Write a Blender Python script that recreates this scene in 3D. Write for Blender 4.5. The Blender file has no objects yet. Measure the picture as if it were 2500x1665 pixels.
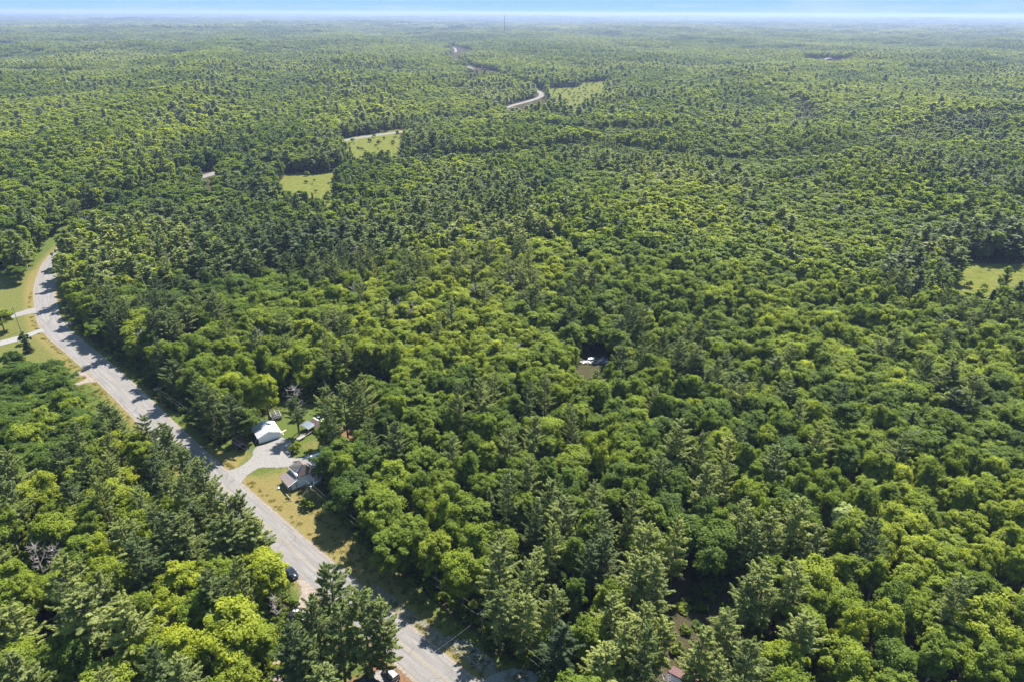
import bpy, bmesh, math, random
import numpy as np
from mathutils import Vector, Matrix
R = math.radians
rng = np.random.default_rng(11)
random.seed(11)
SC = bpy.context.scene
COL = SC.collection

# ---------------------------------------------------------------- camera, world, sun, exposure
cam = bpy.data.cameras.new('camera')
cam.sensor_width = 36.0
cam.lens = 36.0 * 1667.0 / 2500.0
cam.clip_start = 1.0
cam.clip_end = 120000.0
camo = bpy.data.objects.new('camera', cam)
COL.objects.link(camo)
camo.location = (0, 0, 120)
camo.rotation_euler = (Matrix.Rotation(R(90 - 25.65), 3, 'X') @ Matrix.Rotation(R(0.27), 3, 'Z')).to_euler()
SC.camera = camo

SUN_AZ, SUN_EL = 26.0, 54.0            # degrees to the right of straight ahead, degrees above the horizon
w = bpy.data.worlds.new('World')
SC.world = w
w.use_nodes = True
nt = w.node_tree
bg = nt.nodes['Background']
sky = nt.nodes.new('ShaderNodeTexSky')
sky.sky_type = 'NISHITA'
sky.sun_disc = False
sky.sun_elevation = R(SUN_EL)
sky.sun_rotation = R(SUN_AZ)
sky.altitude = 0
sky.air_density = 1.0
sky.dust_density = 0.2
sky.ozone_density = 3.0
mul = nt.nodes.new('ShaderNodeMix'); mul.data_type = 'RGBA'; mul.blend_type = 'MULTIPLY'; mul.inputs['Factor'].default_value = 1.0
nt.links.new(sky.outputs[0], mul.inputs[6]); mul.inputs[7].default_value = (.66, .82, 1.0, 1)
cap = nt.nodes.new('ShaderNodeMix'); cap.data_type = 'RGBA'; cap.blend_type = 'DARKEN'; cap.inputs['Factor'].default_value = 1.0   # keeps the horizon and the glow round the sun from burning out
nt.links.new(mul.outputs[2], cap.inputs[6]); cap.inputs[7].default_value = (.7, 1.21, 1.9, 1)
tcw = nt.nodes.new('ShaderNodeTexCoord'); mpw = nt.nodes.new('ShaderNodeMapping'); mpw.inputs['Scale'].default_value = (1.6, 1.6, 22)
nzw = nt.nodes.new('ShaderNodeTexNoise'); nzw.inputs['Scale'].default_value = 2.3; nzw.inputs['Detail'].default_value = 6; nzw.inputs['Roughness'].default_value = .6
rpw = nt.nodes.new('ShaderNodeValToRGB'); rpw.color_ramp.elements[0].position = .5; rpw.color_ramp.elements[0].color = (0, 0, 0, 1); rpw.color_ramp.elements[1].position = .78; rpw.color_ramp.elements[1].color = (.6, .6, .6, 1)
cloud = nt.nodes.new('ShaderNodeMix'); cloud.data_type = 'RGBA'
nt.links.new(tcw.outputs['Generated'], mpw.inputs[0]); nt.links.new(mpw.outputs[0], nzw.inputs['Vector']); nt.links.new(nzw.outputs['Fac'], rpw.inputs['Fac']); nt.links.new(rpw.outputs[0], cloud.inputs['Factor'])
nt.links.new(cap.outputs[2], cloud.inputs[6]); cloud.inputs[7].default_value = (1.4, 1.6, 1.85, 1)      # thin high cloud all over the sky
nt.links.new(cloud.outputs[2], bg.inputs[0])
bg.inputs[1].default_value = 0.15

sun = bpy.data.lights.new('sun', 'SUN')
sun.energy = 4.5
sun.angle = R(0.53)
sun.color = (1.0, 0.955, 0.88)
suno = bpy.data.objects.new('sun', sun)
COL.objects.link(suno)
sd = Vector((math.sin(R(SUN_AZ)) * math.cos(R(SUN_EL)), math.cos(R(SUN_AZ)) * math.cos(R(SUN_EL)), math.sin(R(SUN_EL))))
suno.rotation_euler = sd.to_track_quat('Z', 'Y').to_euler()
suno.location = (0, 0, 300)

SC.view_settings.view_transform = 'Standard'
SC.view_settings.look = 'None'
SC.view_settings.exposure = 1.88
SC.view_settings.gamma = 1.0
SC.view_settings.use_curve_mapping = False
SC.cycles.max_bounces = 8
SC.cycles.diffuse_bounces = 6
SC.cycles.glossy_bounces = 3
SC.cycles.transmission_bounces = 3
SC.cycles.transparent_max_bounces = 6
SC.cycles.volume_bounces = 0
SC.cycles.caustics_reflective = False
SC.cycles.caustics_refractive = False
SC.cycles.use_denoising = True

# ---------------------------------------------------------------- helpers
def link(o, parent=None):
    COL.objects.link(o)
    if parent is not None:
        o.parent = parent
    return o

def tag(o, label=None, cat=None, group=None, kind=None):
    if label: o['label'] = label
    if cat: o['category'] = cat
    if group: o['group'] = group
    if kind: o['kind'] = kind
    return o

def mesh_np(name, V, F, mats=(), attrs=None, midx=None, smooth=False):
    """V (n,3), F (m,k) with k = 3 or 4 -> mesh data"""
    V = np.asarray(V, dtype=np.float32); F = np.asarray(F, dtype=np.int32)
    me = bpy.data.meshes.new(name)
    k = F.shape[1]
    me.vertices.add(len(V)); me.vertices.foreach_set('co', V.ravel())
    me.loops.add(F.size); me.loops.foreach_set('vertex_index', F.ravel())
    me.polygons.add(len(F)); me.polygons.foreach_set('loop_start', np.arange(0, F.size, k, dtype=np.int32))
    me.update(calc_edges=True)
    for m in mats: me.materials.append(m)
    if midx is not None: me.polygons.foreach_set('material_index', np.asarray(midx, dtype=np.int32))
    if smooth: me.polygons.foreach_set('use_smooth', np.ones(len(F), dtype=bool))
    for an, (dom, arr) in (attrs or {}).items():
        arr = np.asarray(arr, dtype=np.float32)
        if arr.ndim == 2:
            a = me.attributes.new(an, 'FLOAT_VECTOR', dom); a.data.foreach_set('vector', arr.ravel())
        else:
            a = me.attributes.new(an, 'FLOAT', dom); a.data.foreach_set('value', arr)
    return me

class MB:
    """collects polygons of any size, builds one mesh object"""
    def __init__(s): s.v = []; s.f = []
    def add(s, vs, fs):
        b = len(s.v); s.v += [tuple(p) for p in vs]; s.f += [tuple(b + i for i in f) for f in fs]; return s
    def box(s, x0, x1, y0, y1, z0, z1):
        v = [(x, y, z) for z in (z0, z1) for y in (y0, y1) for x in (x0, x1)]
        return s.add(v, [(0, 2, 3, 1), (4, 5, 7, 6), (0, 1, 5, 4), (2, 6, 7, 3), (0, 4, 6, 2), (1, 3, 7, 5)])
    def bar(s, a, b, w=0.1, h=None, n=4, w2=None):
        a = Vector(a); b = Vector(b); d = (b - a).normalized(); h = h or w; w2 = w2 or w
        u = d.orthogonal().normalized() if abs(d.z) > .9 else d.cross(Vector((0, 0, 1))).normalized()
        q = d.cross(u)
        vs = []
        for p, ww in ((a, w), (b, w2)):
            for i in range(n):
                t = 2 * math.pi * (i + .5) / n
                k = .7071 if n == 4 else .5
                vs.append(p + u * math.cos(t) * ww * k + q * math.sin(t) * (h * ww / w) * k)
        fs = [(i, (i + 1) % n, n + (i + 1) % n, n + i) for i in range(n)] + [tuple(range(n))[::-1], tuple(range(n, 2 * n))]
        return s.add(vs, fs)
    def slab(s, pts, t=0.1):
        """polygon (list of 3-D points, any tilt) thickened downwards by t"""
        n = len(pts)
        vs = [tuple(p) for p in pts] + [(p[0], p[1], p[2] - t) for p in pts]
        fs = [tuple(range(n)), tuple(range(n, 2 * n))[::-1]] + [(i, n + i, n + (i + 1) % n, (i + 1) % n) for i in range(n)]
        return s.add(vs, fs)
    def wall(s, a, b, prof, t=0.12):
        """vertical wall between ground points a and b; prof = [(fraction, height)...] of its upper edge"""
        a = Vector((a[0], a[1], 0)); b = Vector((b[0], b[1], 0)); d = b - a; n = Vector((-d.y, d.x, 0)).normalized() * t
        out = [a, b] + [a + d * f + Vector((0, 0, z)) for f, z in reversed(prof)]
        k = len(out)
        vs = out + [p + n for p in out]
        fs = [tuple(range(k)), tuple(range(k, 2 * k))[::-1]] + [(i, k + i, k + (i + 1) % k, (i + 1) % k) for i in range(k)]
        return s.add(vs, fs)
    def build(s, name, mat, parent=None, smooth=False):
        me = bpy.data.meshes.new(name); me.from_pydata(s.v, [], s.f); me.update()
        bm = bmesh.new(); bm.from_mesh(me); bmesh.ops.recalc_face_normals(bm, faces=bm.faces); bm.to_mesh(me); bm.free()
        me.materials.append(mat)
        if smooth:
            for p in me.polygons: p.use_smooth = True
        return link(bpy.data.objects.new(name, me), parent)

def thing(name, loc, rz, label, cat, group=None):
    o = bpy.data.objects.new(name, None); o.empty_display_size = 1
    o.location = loc; o.rotation_euler = (0, 0, rz); COL.objects.link(o)
    return tag(o, label, cat, group)

def inst(me, name, loc, parent=None, rz=0, scale=(1, 1, 1)):
    o = bpy.data.objects.new(name, me); o.location = loc; o.rotation_euler = (0, 0, rz); o.scale = scale
    return link(o, parent)

# ---------------------------------------------------------------- materials
class NT:
    def __init__(s, name):
        s.m = bpy.data.materials.new(name); s.m.use_nodes = True; s.t = s.m.node_tree
        s.n = s.t.nodes; s.b = s.n['Principled BSDF']; s.out = s.n['Material Output']
        s.b.inputs['Roughness'].default_value = 0.8
    def new(s, t, **kw):
        o = s.n.new(t)
        for k, v in kw.items(): setattr(o, k, v)
        return o
    def ln(s, a, b): s.t.links.new(a, b)
    def setin(s, sock, v):
        if hasattr(v, 'is_output') or isinstance(v, bpy.types.NodeSocket): s.ln(v, sock)
        else: sock.default_value = v
    def noise(s, scale, detail=4, rough=.55, vec=None, dim='3D'):
        o = s.new('ShaderNodeTexNoise'); o.inputs['Scale'].default_value = scale; o.inputs['Detail'].default_value = detail
        o.inputs['Roughness'].default_value = rough
        if vec is None:
            if not hasattr(s, 'tc'): s.tc = s.new('ShaderNodeTexCoord')
            vec = s.tc.outputs['Object']
        s.ln(vec, o.inputs['Vector']); return o.outputs['Fac']
    def ramp(s, fac, stops, interp='LINEAR'):
        o = s.new('ShaderNodeValToRGB'); e = o.color_ramp.elements; o.color_ramp.interpolation = interp
        while len(e) < len(stops): e.new(.5)
        for i, (p, c) in enumerate(stops):
            e[i].position = p; e[i].color = (c, c, c, 1) if isinstance(c, (int, float)) else (*c, 1)
        s.setin(o.inputs['Fac'], fac); return o.outputs['Color']
    def mix(s, f, a, b, mode='MIX'):
        o = s.new('ShaderNodeMix', data_type='RGBA', blend_type=mode)
        s.setin(o.inputs['Factor'], f)
        for k, v in ((6, a), (7, b)):
            if isinstance(v, tuple): o.inputs[k].default_value = (*v, 1)
            else: s.ln(v, o.inputs[k])
        return o.outputs[2]
    def math(s, op, a, b=0.0, c=None, clamp=False):
        o = s.new('ShaderNodeMath', operation=op, use_clamp=clamp)
        s.setin(o.inputs[0], a); s.setin(o.inputs[1], b)
        if c is not None: s.setin(o.inputs[2], c)
        return o.outputs[0]
    def attr(s, name, kind='GEOMETRY'):
        o = s.new('ShaderNodeAttribute', attribute_name=name, attribute_type=kind); return o.outputs['Fac']
    def bump(s, h, strength=.5, dist=.1):
        o = s.new('ShaderNodeBump'); o.inputs['Strength'].default_value = strength; o.inputs['Distance'].default_value = dist
        s.ln(h, o.inputs['Height']); s.ln(o.outputs[0], s.b.inputs['Normal'])

def plain(name, c1, c2=None, scale=3.0, rough=.8, metal=0.0, spec=None, bump=0):
    m = NT(name); c2 = c2 or tuple(x * .7 for x in c1)
    f = m.noise(scale, 5, .6)
    m.ln(m.ramp(f, [(.35, c2), (.65, c1)]), m.b.inputs['Base Color'])
    m.b.inputs['Roughness'].default_value = rough; m.b.inputs['Metallic'].default_value = metal
    if spec is not None: m.b.inputs['Specular IOR Level'].default_value = spec
    if bump: m.bump(f, bump, .05)
    return m.m

def foliage(name, stops, trans=.35, rough=.62, spec=.14, tfac=1.5):
    m = NT(name)
    t = m.math('ADD', m.attr('tint', 'INSTANCER'), m.attr('ttint'))
    oi = m.new('ShaderNodeObjectInfo')
    t = m.math('ADD', t, m.math('MULTIPLY_ADD', oi.outputs['Random'], .16, -.08))
    c = m.ramp(m.math('MULTIPLY', t, .8), stops)
    tone = m.attr('tone')
    hsv = m.new('ShaderNodeHueSaturation')
    m.ln(c, hsv.inputs['Color'])
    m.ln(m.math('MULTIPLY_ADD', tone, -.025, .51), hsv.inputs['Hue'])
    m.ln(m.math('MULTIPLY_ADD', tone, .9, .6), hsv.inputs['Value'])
    c = hsv.outputs[0]
    m.ln(c, m.b.inputs['Base Color'])
    m.b.inputs['Roughness'].default_value = rough; m.b.inputs['Specular IOR Level'].default_value = spec
    tr = m.new('ShaderNodeBsdfTranslucent')
    c2 = m.mix(1.0, c, (tfac, tfac * .98, tfac * .4), 'MULTIPLY')
    m.ln(c2, tr.inputs['Color'])
    mx = m.new('ShaderNodeMixShader'); mx.inputs[0].default_value = trans
    m.ln(m.b.outputs[0], mx.inputs[1]); m.ln(tr.outputs[0], mx.inputs[2]); m.ln(mx.outputs[0], m.out.inputs['Surface'])
    return m.m

M = {}
M['leaf'] = foliage('leaf', [(0.0, (.036, .073, .017)), (.3, (.09, .14, .019)), (.5, (.158, .205, .022)), (.66, (.218, .256, .024)), (.84, (.29, .325, .028)), (1.0, (.42, .47, .24))], trans=.52)
M['needle'] = foliage('needle', [(0.0, (.036, .062, .024)), (.25, (.095, .132, .042)), (.45, (.175, .208, .062)), (.7, (.265, .295, .08)), (1.0, (.32, .335, .09))], trans=.5, rough=.6, spec=.2)
M['bark'] = plain('bark', (.11, .09, .075), (.06, .048, .04), 6, .9)
M['birch_bark'] = plain('birch_bark', (.42, .4, .36), (.2, .18, .16), 5, .8)
M['dead_wood'] = plain('dead_wood', (.34, .3, .28), (.2, .17, .155), 4, .9)
M['rust_needle'] = plain('rust_needle', (.2, .13, .08), (.13, .09, .055), 2, .9)

# ---------------------------------------------------------------- layout numbers (world metres)
CLEAR_MAIN = [(7.4, 88.2), (2.7, 98.0), (-4.3, 100.4), (-6.1, 104.7), (-9.0, 106.7), (-22.8, 119.6), (-34.4, 129.2), (-40.7, 137.5), (-48.6, 147.5), (-53.2, 153.6), (-56.4, 160.2), (-56.5, 170.3), (-49.1, 175.8), (-44.7, 179.2), (-45.8, 185.0), (-46.8, 193.7), (-42.5, 196.3), (-44.6, 208.7), (-50.7, 210.6), (-54.0, 205.7), (-63.1, 202.0), (-68.2, 200.1), (-77.3, 202.7), (-81.0, 199.9), (-81.1, 194.7), (-82.0, 191.3), (-84.3, 189.5), (-85.5, 185.9), (-87.0, 181.1), (-88.7, 177.0), (-92.3, 176.5), (-98.7, 182.6), (-108.2, 193.1), (-114.3, 195.7), (-122.2, 203.1), (-137.2, 219.8), (-155.2, 235.6), (-175.3, 253.2), (-186.4, 265.0), (-203.0, 285.2), (-219.0, 308.0), (-233.1, 331.1), (-247.1, 357.4), (-252.1, 379.6), (-252.1, 389.2), (-256.4, 404.4), (-263.9, 422.5), (-274.5, 436.9), (-278.1, 433.8), (-262.7, 396.7), (-247.5, 363.7), (-229.8, 332.0), (-234.1, 329.7), (-240.8, 331.0), (-240.1, 319.0), (-253.7, 323.6), (-298.6, 336.5), (-356.9, 342.2), (-250.8, 223.5), (-185.9, 210.6), (-180.0, 214.5), (-174.2, 218.8), (-168.2, 215.4), (-166.9, 219.3), (-159.2, 213.9), (-144.5, 197.9), (-136.3, 188.5), (-126.3, 179.5), (-114.4, 170.4), (-104.1, 161.3), (-91.4, 153.8), (-87.2, 147.9), (-81.2, 144.1), (-76.4, 138.9), (-73.0, 131.8), (-68.8, 129.5), (-63.5, 127.6), (-60.9, 123.2), (-56.6, 118.7), (-55.8, 119.6), (-51.5, 117.0), (-45.2, 105.6), (-43.8, 100.8), (-43.5, 94.1), (-45.8, 94.0), (-47.4, 90.6), (-49.5, 84.3)]
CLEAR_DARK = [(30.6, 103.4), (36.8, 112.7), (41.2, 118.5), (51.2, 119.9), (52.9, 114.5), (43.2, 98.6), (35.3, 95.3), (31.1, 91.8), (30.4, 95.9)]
CLEAR_PILE = [(23.0, 231.2), (30.5, 239.3), (34.7, 240.8), (37.9, 235.5), (38.3, 217.6), (34.8, 205.2), (26.4, 204.5), (20.8, 197.3), (20.9, 212.7)]
FIELD1 = [(-173.5, 475.0), (-186.3, 563.1), (-165.7, 565.1), (-144.7, 572.0), (-127.3, 497.6), (-112.4, 422.4), (-125.3, 437.8), (-136.9, 444.6), (-153.3, 456.5)]
FIELD2 = [(-177.1, 714.1), (-176.1, 741.9), (-125.7, 805.4), (-110.8, 727.1), (-94.7, 606.5), (-93.4, 575.0), (-110.8, 588.1), (-127.1, 593.6), (-142.1, 589.2)]
FIELD3 = [(62.8, 1276.1), (114.6, 1300.6), (135.4, 1397.6), (171.7, 1425.6), (200.7, 1445.1), (161.2, 1259.8), (120.0, 987.0), (100.3, 942.5), (75.5, 874.9), (62.7, 941.0), (46.6, 1000.8)]
FIELD4 = [(234.9, 342.7), (240.4, 348.7), (269.5, 347.8), (296.0, 348.2), (238.2, 287.5), (211.8, 286.1), (198.8, 276.6), (187.4, 270.5)]
ROADGAP = [(-239.1, 521.8), (-250.5, 558.5), (-246.8, 574.6), (-230.3, 536.7), (-201.6, 457.5), (-206.4, 452.5)]
CAMP = [(30, 84), (48, 84), (48, 97), (30, 97)]
ROAD = [(30, 54), (8, 75), (-12.6, 93.1), (-26.6, 105.6), (-48.6, 125.2), (-63.2, 138.6), (-84.5, 158.3), (-98.5, 171.6), (-113.5, 186.0), (-125.5, 198.0), (-140.5, 212.5), (-155.5, 226.5), (-172.0, 241.5), (-187, 255.0), (-198.5, 267.5), (-211, 285), (-224, 305), (-235, 325), (-245, 347), (-254, 378), (-262, 415), (-266, 460), (-263, 505), (-251, 548), (-236, 590), (-208, 660), (-173, 731), (-123, 788), (-70, 860), (-25, 960), (0, 1031), (25, 1088), (44, 1150), (42, 1225), (0, 1380), (-50, 1560), (-87, 1721), (-140, 1900), (-168, 2147), (-190, 2400), (-215, 2751), (-260, 3100)]
ROAD_FAR = [(760, 2000), (790, 1950), (842, 1970), (880, 2060), (960, 2100)]

def seg_dist(P, pts, closed=True):
    """distance of points P (n,2) to a polyline / polygon outline"""
    A = np.array(pts, float); B = np.roll(A, -1, axis=0)
    if not closed: A = A[:-1]; B = B[:-1]
    d = np.full(len(P), 1e9)
    for a, b in zip(A, B):
        ab = b - a; t = np.clip(((P - a) @ ab) / (ab @ ab + 1e-9), 0, 1)
        d = np.minimum(d, np.hypot(*(P - a - t[:, None] * ab).T))
    return d
def inside(P, pts):
    A = np.array(pts, float); B = np.roll(A, -1, axis=0); c = np.zeros(len(P), bool)
    for (x1, y1), (x2, y2) in zip(A, B):
        if y1 == y2: continue
        k = ((y1 > P[:, 1]) != (y2 > P[:, 1])) & (P[:, 0] < (x2 - x1) * (P[:, 1] - y1) / (y2 - y1) + x1)
        c ^= k
    return c
def sdf(P, pts):
    d = seg_dist(P, pts); return np.where(inside(P, pts), d, -d)
def smooth01(x, a, b):
    t = np.clip((x - a) / (b - a), 0, 1); return t * t * (3 - 2 * t)
_ph = np.random.default_rng(5).uniform(0, 6.28, (3, 14))
def waves(x, y, lam, k):
    s = 0
    for i in range(6):
        a = _ph[0, (i + k) % 14]; l = lam * (.7 + .6 * ((i * 37 + k * 11) % 10) / 10)
        s = s + np.sin((x * math.cos(a) + y * math.sin(a)) * 6.283 / l + _ph[1, (i * 3 + k) % 14])
    return s / 3.0
def terrain(x, y):
    x = np.asarray(x, float); y = np.asarray(y, float); d = np.hypot(x, y)
    rel = smooth01(d, 330, 800)
    if np.any(rel > 0):
        P = np.stack([x.ravel(), y.ravel()], 1); q = seg_dist(P, ROAD[6:], False)
        for fl in (FIELD1, FIELD2, FIELD3, FIELD4): q = np.minimum(q, np.where(inside(P, fl), 0, seg_dist(P, fl)))
        rel = rel * smooth01(q, 40, 230).reshape(x.shape)
        rel = rel * (1 + waves(x, y, 430, 3) * 6.5 + waves(x, y, 240, 8) * 2.5)
    h = rel + smooth01(d, 900, 2400) * (waves(x, y, 1100, 0) * 7 + waves(x, y, 620, 4) * 3)
    h = h + smooth01(d, 2500, 7000) * (waves(x, y, 3800, 7) * 15 + 2)
    h = h + smooth01(d, 8000, 20000) * (waves(x, y, 9000, 2) * 22 + 4)
    return h

def smooth_line(pts, step=3.0):
    """Catmull-Rom through pts, resampled"""
    P = [Vector(p) for p in pts]; P = [P[0] * 2 - P[1]] + P + [P[-1] * 2 - P[-2]]; out = []
    for i in range(1, len(P) - 2):
        n = max(1, int((P[i + 1] - P[i]).length / step))
        for k in range(n):
            t = k / n
            out.append(.5 * ((2 * P[i]) + (-P[i - 1] + P[i + 1]) * t + (2 * P[i - 1] - 5 * P[i] + 4 * P[i + 1] - P[i + 2]) * t * t + (-P[i - 1] + 3 * P[i] - 3 * P[i + 1] + P[i + 2]) * t ** 3))
    out.append(P[-2]); return np.array([(p.x, p.y) for p in out])
RL = smooth_line(ROAD, 2.5)

# ---------------------------------------------------------------- ground
def axis(a, b, step, lo, hi, g=1.12):
    c = list(np.arange(a, b + .1, step)); s = step
    while c[-1] < hi: s *= g; c.append(c[-1] + min(s, 1500))
    s = step; pre = []
    while (pre[-1] if pre else a) > lo: s *= g; pre.append((pre[-1] if pre else a) - min(s, 1500))
    return np.array(pre[::-1] + c)
gx = axis(-260, 70, 1.2, -42000, 42000); gy = axis(78, 300, 1.2, -3000, 42000)
X, Y = np.meshgrid(gx, gy); P = np.stack([X.ravel(), Y.ravel()], 1)
Z = terrain(P[:, 0], P[:, 1])
near = (P[:, 0] > -420) & (P[:, 0] < 90) & (P[:, 1] > 40) & (P[:, 1] < 460)
Pn = P[near]
grass = np.zeros(len(P)); dry = np.zeros(len(P)); litter = np.zeros(len(P)); stone = np.zeros(len(P))
s_main = sdf(Pn, CLEAR_MAIN)
LITTER_YARD = [(-60.1, 180.6), (-57.9, 185.4), (-52.9, 186.7), (-47.4, 183.1), (-47.6, 176.1), (-53.8, 174.9), (-59.8, 177.1)]
RUBBLE = [(-33.3, 120.0), (-27.7, 115.8), (-22.2, 110.6), (-14.8, 104.6), (-8.8, 102.8), (-3.3, 97.7), (-1.3, 93.8), (-5.5, 95.4), (-10.0, 99.0), (-14.6, 101.7), (-19.1, 105.6), (-24.6, 109.8), (-30.0, 114.5)]
LOT = [(-26.6, 100.3), (-29.2, 98.9), (-30.4, 96.2), (-33.2, 93.6), (-35.3, 90.5), (-34, 82), (-8, 78), (-11, 86), (-17.6, 93.0), (-22.7, 97.6)]
g = smooth01(s_main, -1.5, 2.5)
g = np.maximum(g, .55 * smooth01(sdf(Pn, CLEAR_DARK), -1, 3)); g = np.maximum(g, .4 * smooth01(sdf(Pn, CLEAR_PILE), -1, 3))
dr = seg_dist(Pn, RL[(RL[:, 1] < 480)], False)
g = np.maximum(g, smooth01(-dr, -13, -9) * (Pn[:, 1] > 290)); g = np.maximum(g, smooth01(-dr, -36, -30) * smooth01(Pn[:, 1], 335, 350))
lawn_right = sdf(Pn, [(-78, 158), (-63, 166), (-52, 160), (-46, 146), (-38, 133), (-30, 124), (-24, 117), (-38, 113), (-60, 133)])
dryv = np.clip(smooth01(-dr, -9.5, -4.5) * .8 + smooth01(lawn_right, -4, 5) * .75 + smooth01(sdf(Pn, [(-300, 340), (-240, 330), (-212, 286), (-190, 262), (-170, 236), (-150, 212), (-210, 230), (-300, 250)]), -2, 6) * .42
               + smooth01(sdf(Pn, [(-66, 176), (-58, 182), (-50, 176), (-62, 169)]), -2, 3) * .5 + smooth01(sdf(Pn, [(-92, 166), (-84, 176), (-77, 170), (-80, 163), (-85, 162)]), -2, 3) * .7, 0, 1)
ditch = seg_dist(Pn, [(-98, 178), (-115, 193), (-150, 224), (-185, 256), (-205, 282)], False)
dryv = np.clip(dryv + .35 * smooth01(sdf(Pn, [(-60, 150), (-30, 128), (-2, 100), (4, 88), (-10, 88), (-40, 116)]), -3, 3), 0, 1)
dryv *= 1 - .9 * smooth01(-ditch, -8, -5)
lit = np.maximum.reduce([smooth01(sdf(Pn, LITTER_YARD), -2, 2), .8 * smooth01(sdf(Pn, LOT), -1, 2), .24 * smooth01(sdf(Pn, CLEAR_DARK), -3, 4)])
g *= 1 - .85 * smooth01(sdf(Pn, CLEAR_DARK), -3, 3)  # clearing floor made darker than its duff, to carry the trees' shade
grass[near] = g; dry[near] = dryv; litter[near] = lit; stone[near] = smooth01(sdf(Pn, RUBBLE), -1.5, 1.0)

m = NT('ground'); 
tcg = m.new('ShaderNodeTexCoord'); m.tc = tcg
n1 = m.noise(.35, 6, .6); n2 = m.noise(.06, 4, .5); n3 = m.noise(2.2, 6, .75); n4 = m.noise(.9, 5, .65)
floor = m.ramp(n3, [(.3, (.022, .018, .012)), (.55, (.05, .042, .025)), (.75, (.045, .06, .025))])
green = m.ramp(n3, [(.3, (.032, .05, .012)), (.5, (.058, .078, .018)), (.72, (.1, .105, .03))])
dryc = m.ramp(n3, [(.28, (.08, .066, .022)), (.5, (.13, .105, .038)), (.72, (.185, .152, .066))])
litc = m.ramp(n3, [(.3, (.06, .028, .016)), (.5, (.13, .068, .038)), (.7, (.185, .115, .072))])
stc = m.ramp(n3, [(.35, (.05, .047, .04)), (.5, (.12, .115, .105)), (.62, (.2, .19, .18))])
def thr(a, n, w=.45, s=6):  # attribute pushed through noise so that borders break up
    return m.math('MULTIPLY_ADD', m.math('ADD', m.attr(a), m.math('MULTIPLY_ADD', n, w * 2, -w)), s, -s * .5 + .5, clamp=True)
c = m.mix(thr('grass', n1, .3, 4), floor, green)
c = m.mix(m.math('MULTIPLY', thr('dry', n4, .75, 1.7), m.attr('grass')), c, dryc)
c = m.mix(thr('litter', n4, .6, 2.5), c, litc)
c = m.mix(m.math('MULTIPLY', thr('stone', n4, .9, 3), .6), c, stc)
m.ln(c, m.b.inputs['Base Color']); m.b.inputs['Roughness'].default_value = .98; m.b.inputs['Specular IOR Level'].default_value = 0
m.bump(n3, .6, .12)
M['ground'] = m.m
nx, ny = len(gx), len(gy)
idx = np.arange(nx * ny).reshape(ny, nx)
F = np.stack([idx[:-1, :-1].ravel(), idx[:-1, 1:].ravel(), idx[1:, 1:].ravel(), idx[1:, :-1].ravel()], 1)
# far forest colour for ground beyond the last trees comes from the forest-floor colours plus distant canopy patches
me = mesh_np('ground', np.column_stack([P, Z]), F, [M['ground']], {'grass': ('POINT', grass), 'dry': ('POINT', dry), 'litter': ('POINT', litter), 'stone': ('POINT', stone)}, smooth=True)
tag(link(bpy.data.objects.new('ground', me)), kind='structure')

# ---------------------------------------------------------------- sheets lying on the ground (their borders fray)
def frayed(name, stops, scale=2.0, bumpy=.4, fray=.7, extra=None, spec=.0):
    m = NT(name); n = m.noise(scale, 6, .7); e = m.noise(1.1, 5, .7)
    c = m.ramp(n, stops)
    if extra: c = extra(m, c)
    m.ln(c, m.b.inputs['Base Color']); m.b.inputs['Roughness'].default_value = .95; m.b.inputs['Specular IOR Level'].default_value = spec
    m.bump(n, bumpy, .06)
    a = m.math('MULTIPLY_ADD', m.math('ADD', m.attr('edge'), m.math('MULTIPLY_ADD', e, fray * 4, -fray * 2)), 2.5, .5, clamp=True)
    m.ln(a, m.b.inputs['Alpha'])
    return m.m
def sheet(name, poly, z, mat, step=.6, margin=1.2, kind='structure'):
    A = np.array(poly); x0, y0 = A.min(0) - margin; x1, y1 = A.max(0) + margin
    xs = np.arange(x0, x1 + step, step); ys = np.arange(y0, y1 + step, step)
    X, Y = np.meshgrid(xs, ys); P = np.stack([X.ravel(), Y.ravel()], 1); s = sdf(P, poly)
    idx = np.arange(len(P)).reshape(len(ys), len(xs))
    F = np.stack([idx[:-1, :-1].ravel(), idx[:-1, 1:].ravel(), idx[1:, 1:].ravel(), idx[1:, :-1].ravel()], 1)
    F = F[(s[F] > -margin).all(1)]
    used = np.unique(F); mp = np.full(len(P), -1); mp[used] = np.arange(len(used))
    V = np.column_stack([P[used], terrain(P[used, 0], P[used, 1]) + z])
    me = mesh_np(name, V, mp[F], [mat], {'edge': ('POINT', s[used])})
    return tag(link(bpy.data.objects.new(name, me)), kind=kind)
def ribbon(name, L, half, z, mat, off=0.0, n=6, kind='structure', parent=None):
    T = np.gradient(L, axis=0); T /= np.linalg.norm(T, axis=1)[:, None]; N = np.stack([T[:, 1], -T[:, 0]], 1)   # N points right of travel
    us = np.linspace(-1, 1, n + 1); s = np.concatenate([[0], np.cumsum(np.hypot(*np.diff(L, axis=0).T))])
    V = []; U = []; E = []; S = []
    for u in us:
        p = L + N * (u * half + off); V.append(np.column_stack([p, terrain(p[:, 0], p[:, 1]) + z])); U.append(np.full(len(L), u * half)); E.append(np.full(len(L), half * (1 - abs(u)))); S.append(s)
    k = len(L); F = []
    for j in range(n):
        a = np.arange(k - 1) + j * k; F.append(np.stack([a, a + 1, a + 1 + k, a + k], 1))
    me = mesh_np(name, np.concatenate(V), np.concatenate(F), [mat], {'across': ('POINT', np.concatenate(U)), 'edge': ('POINT', np.concatenate(E)), 'along': ('POINT', np.concatenate(S))})
    o = link(bpy.data.objects.new(name, me), parent)
    return tag(o, kind=kind) if parent is None else o

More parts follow.
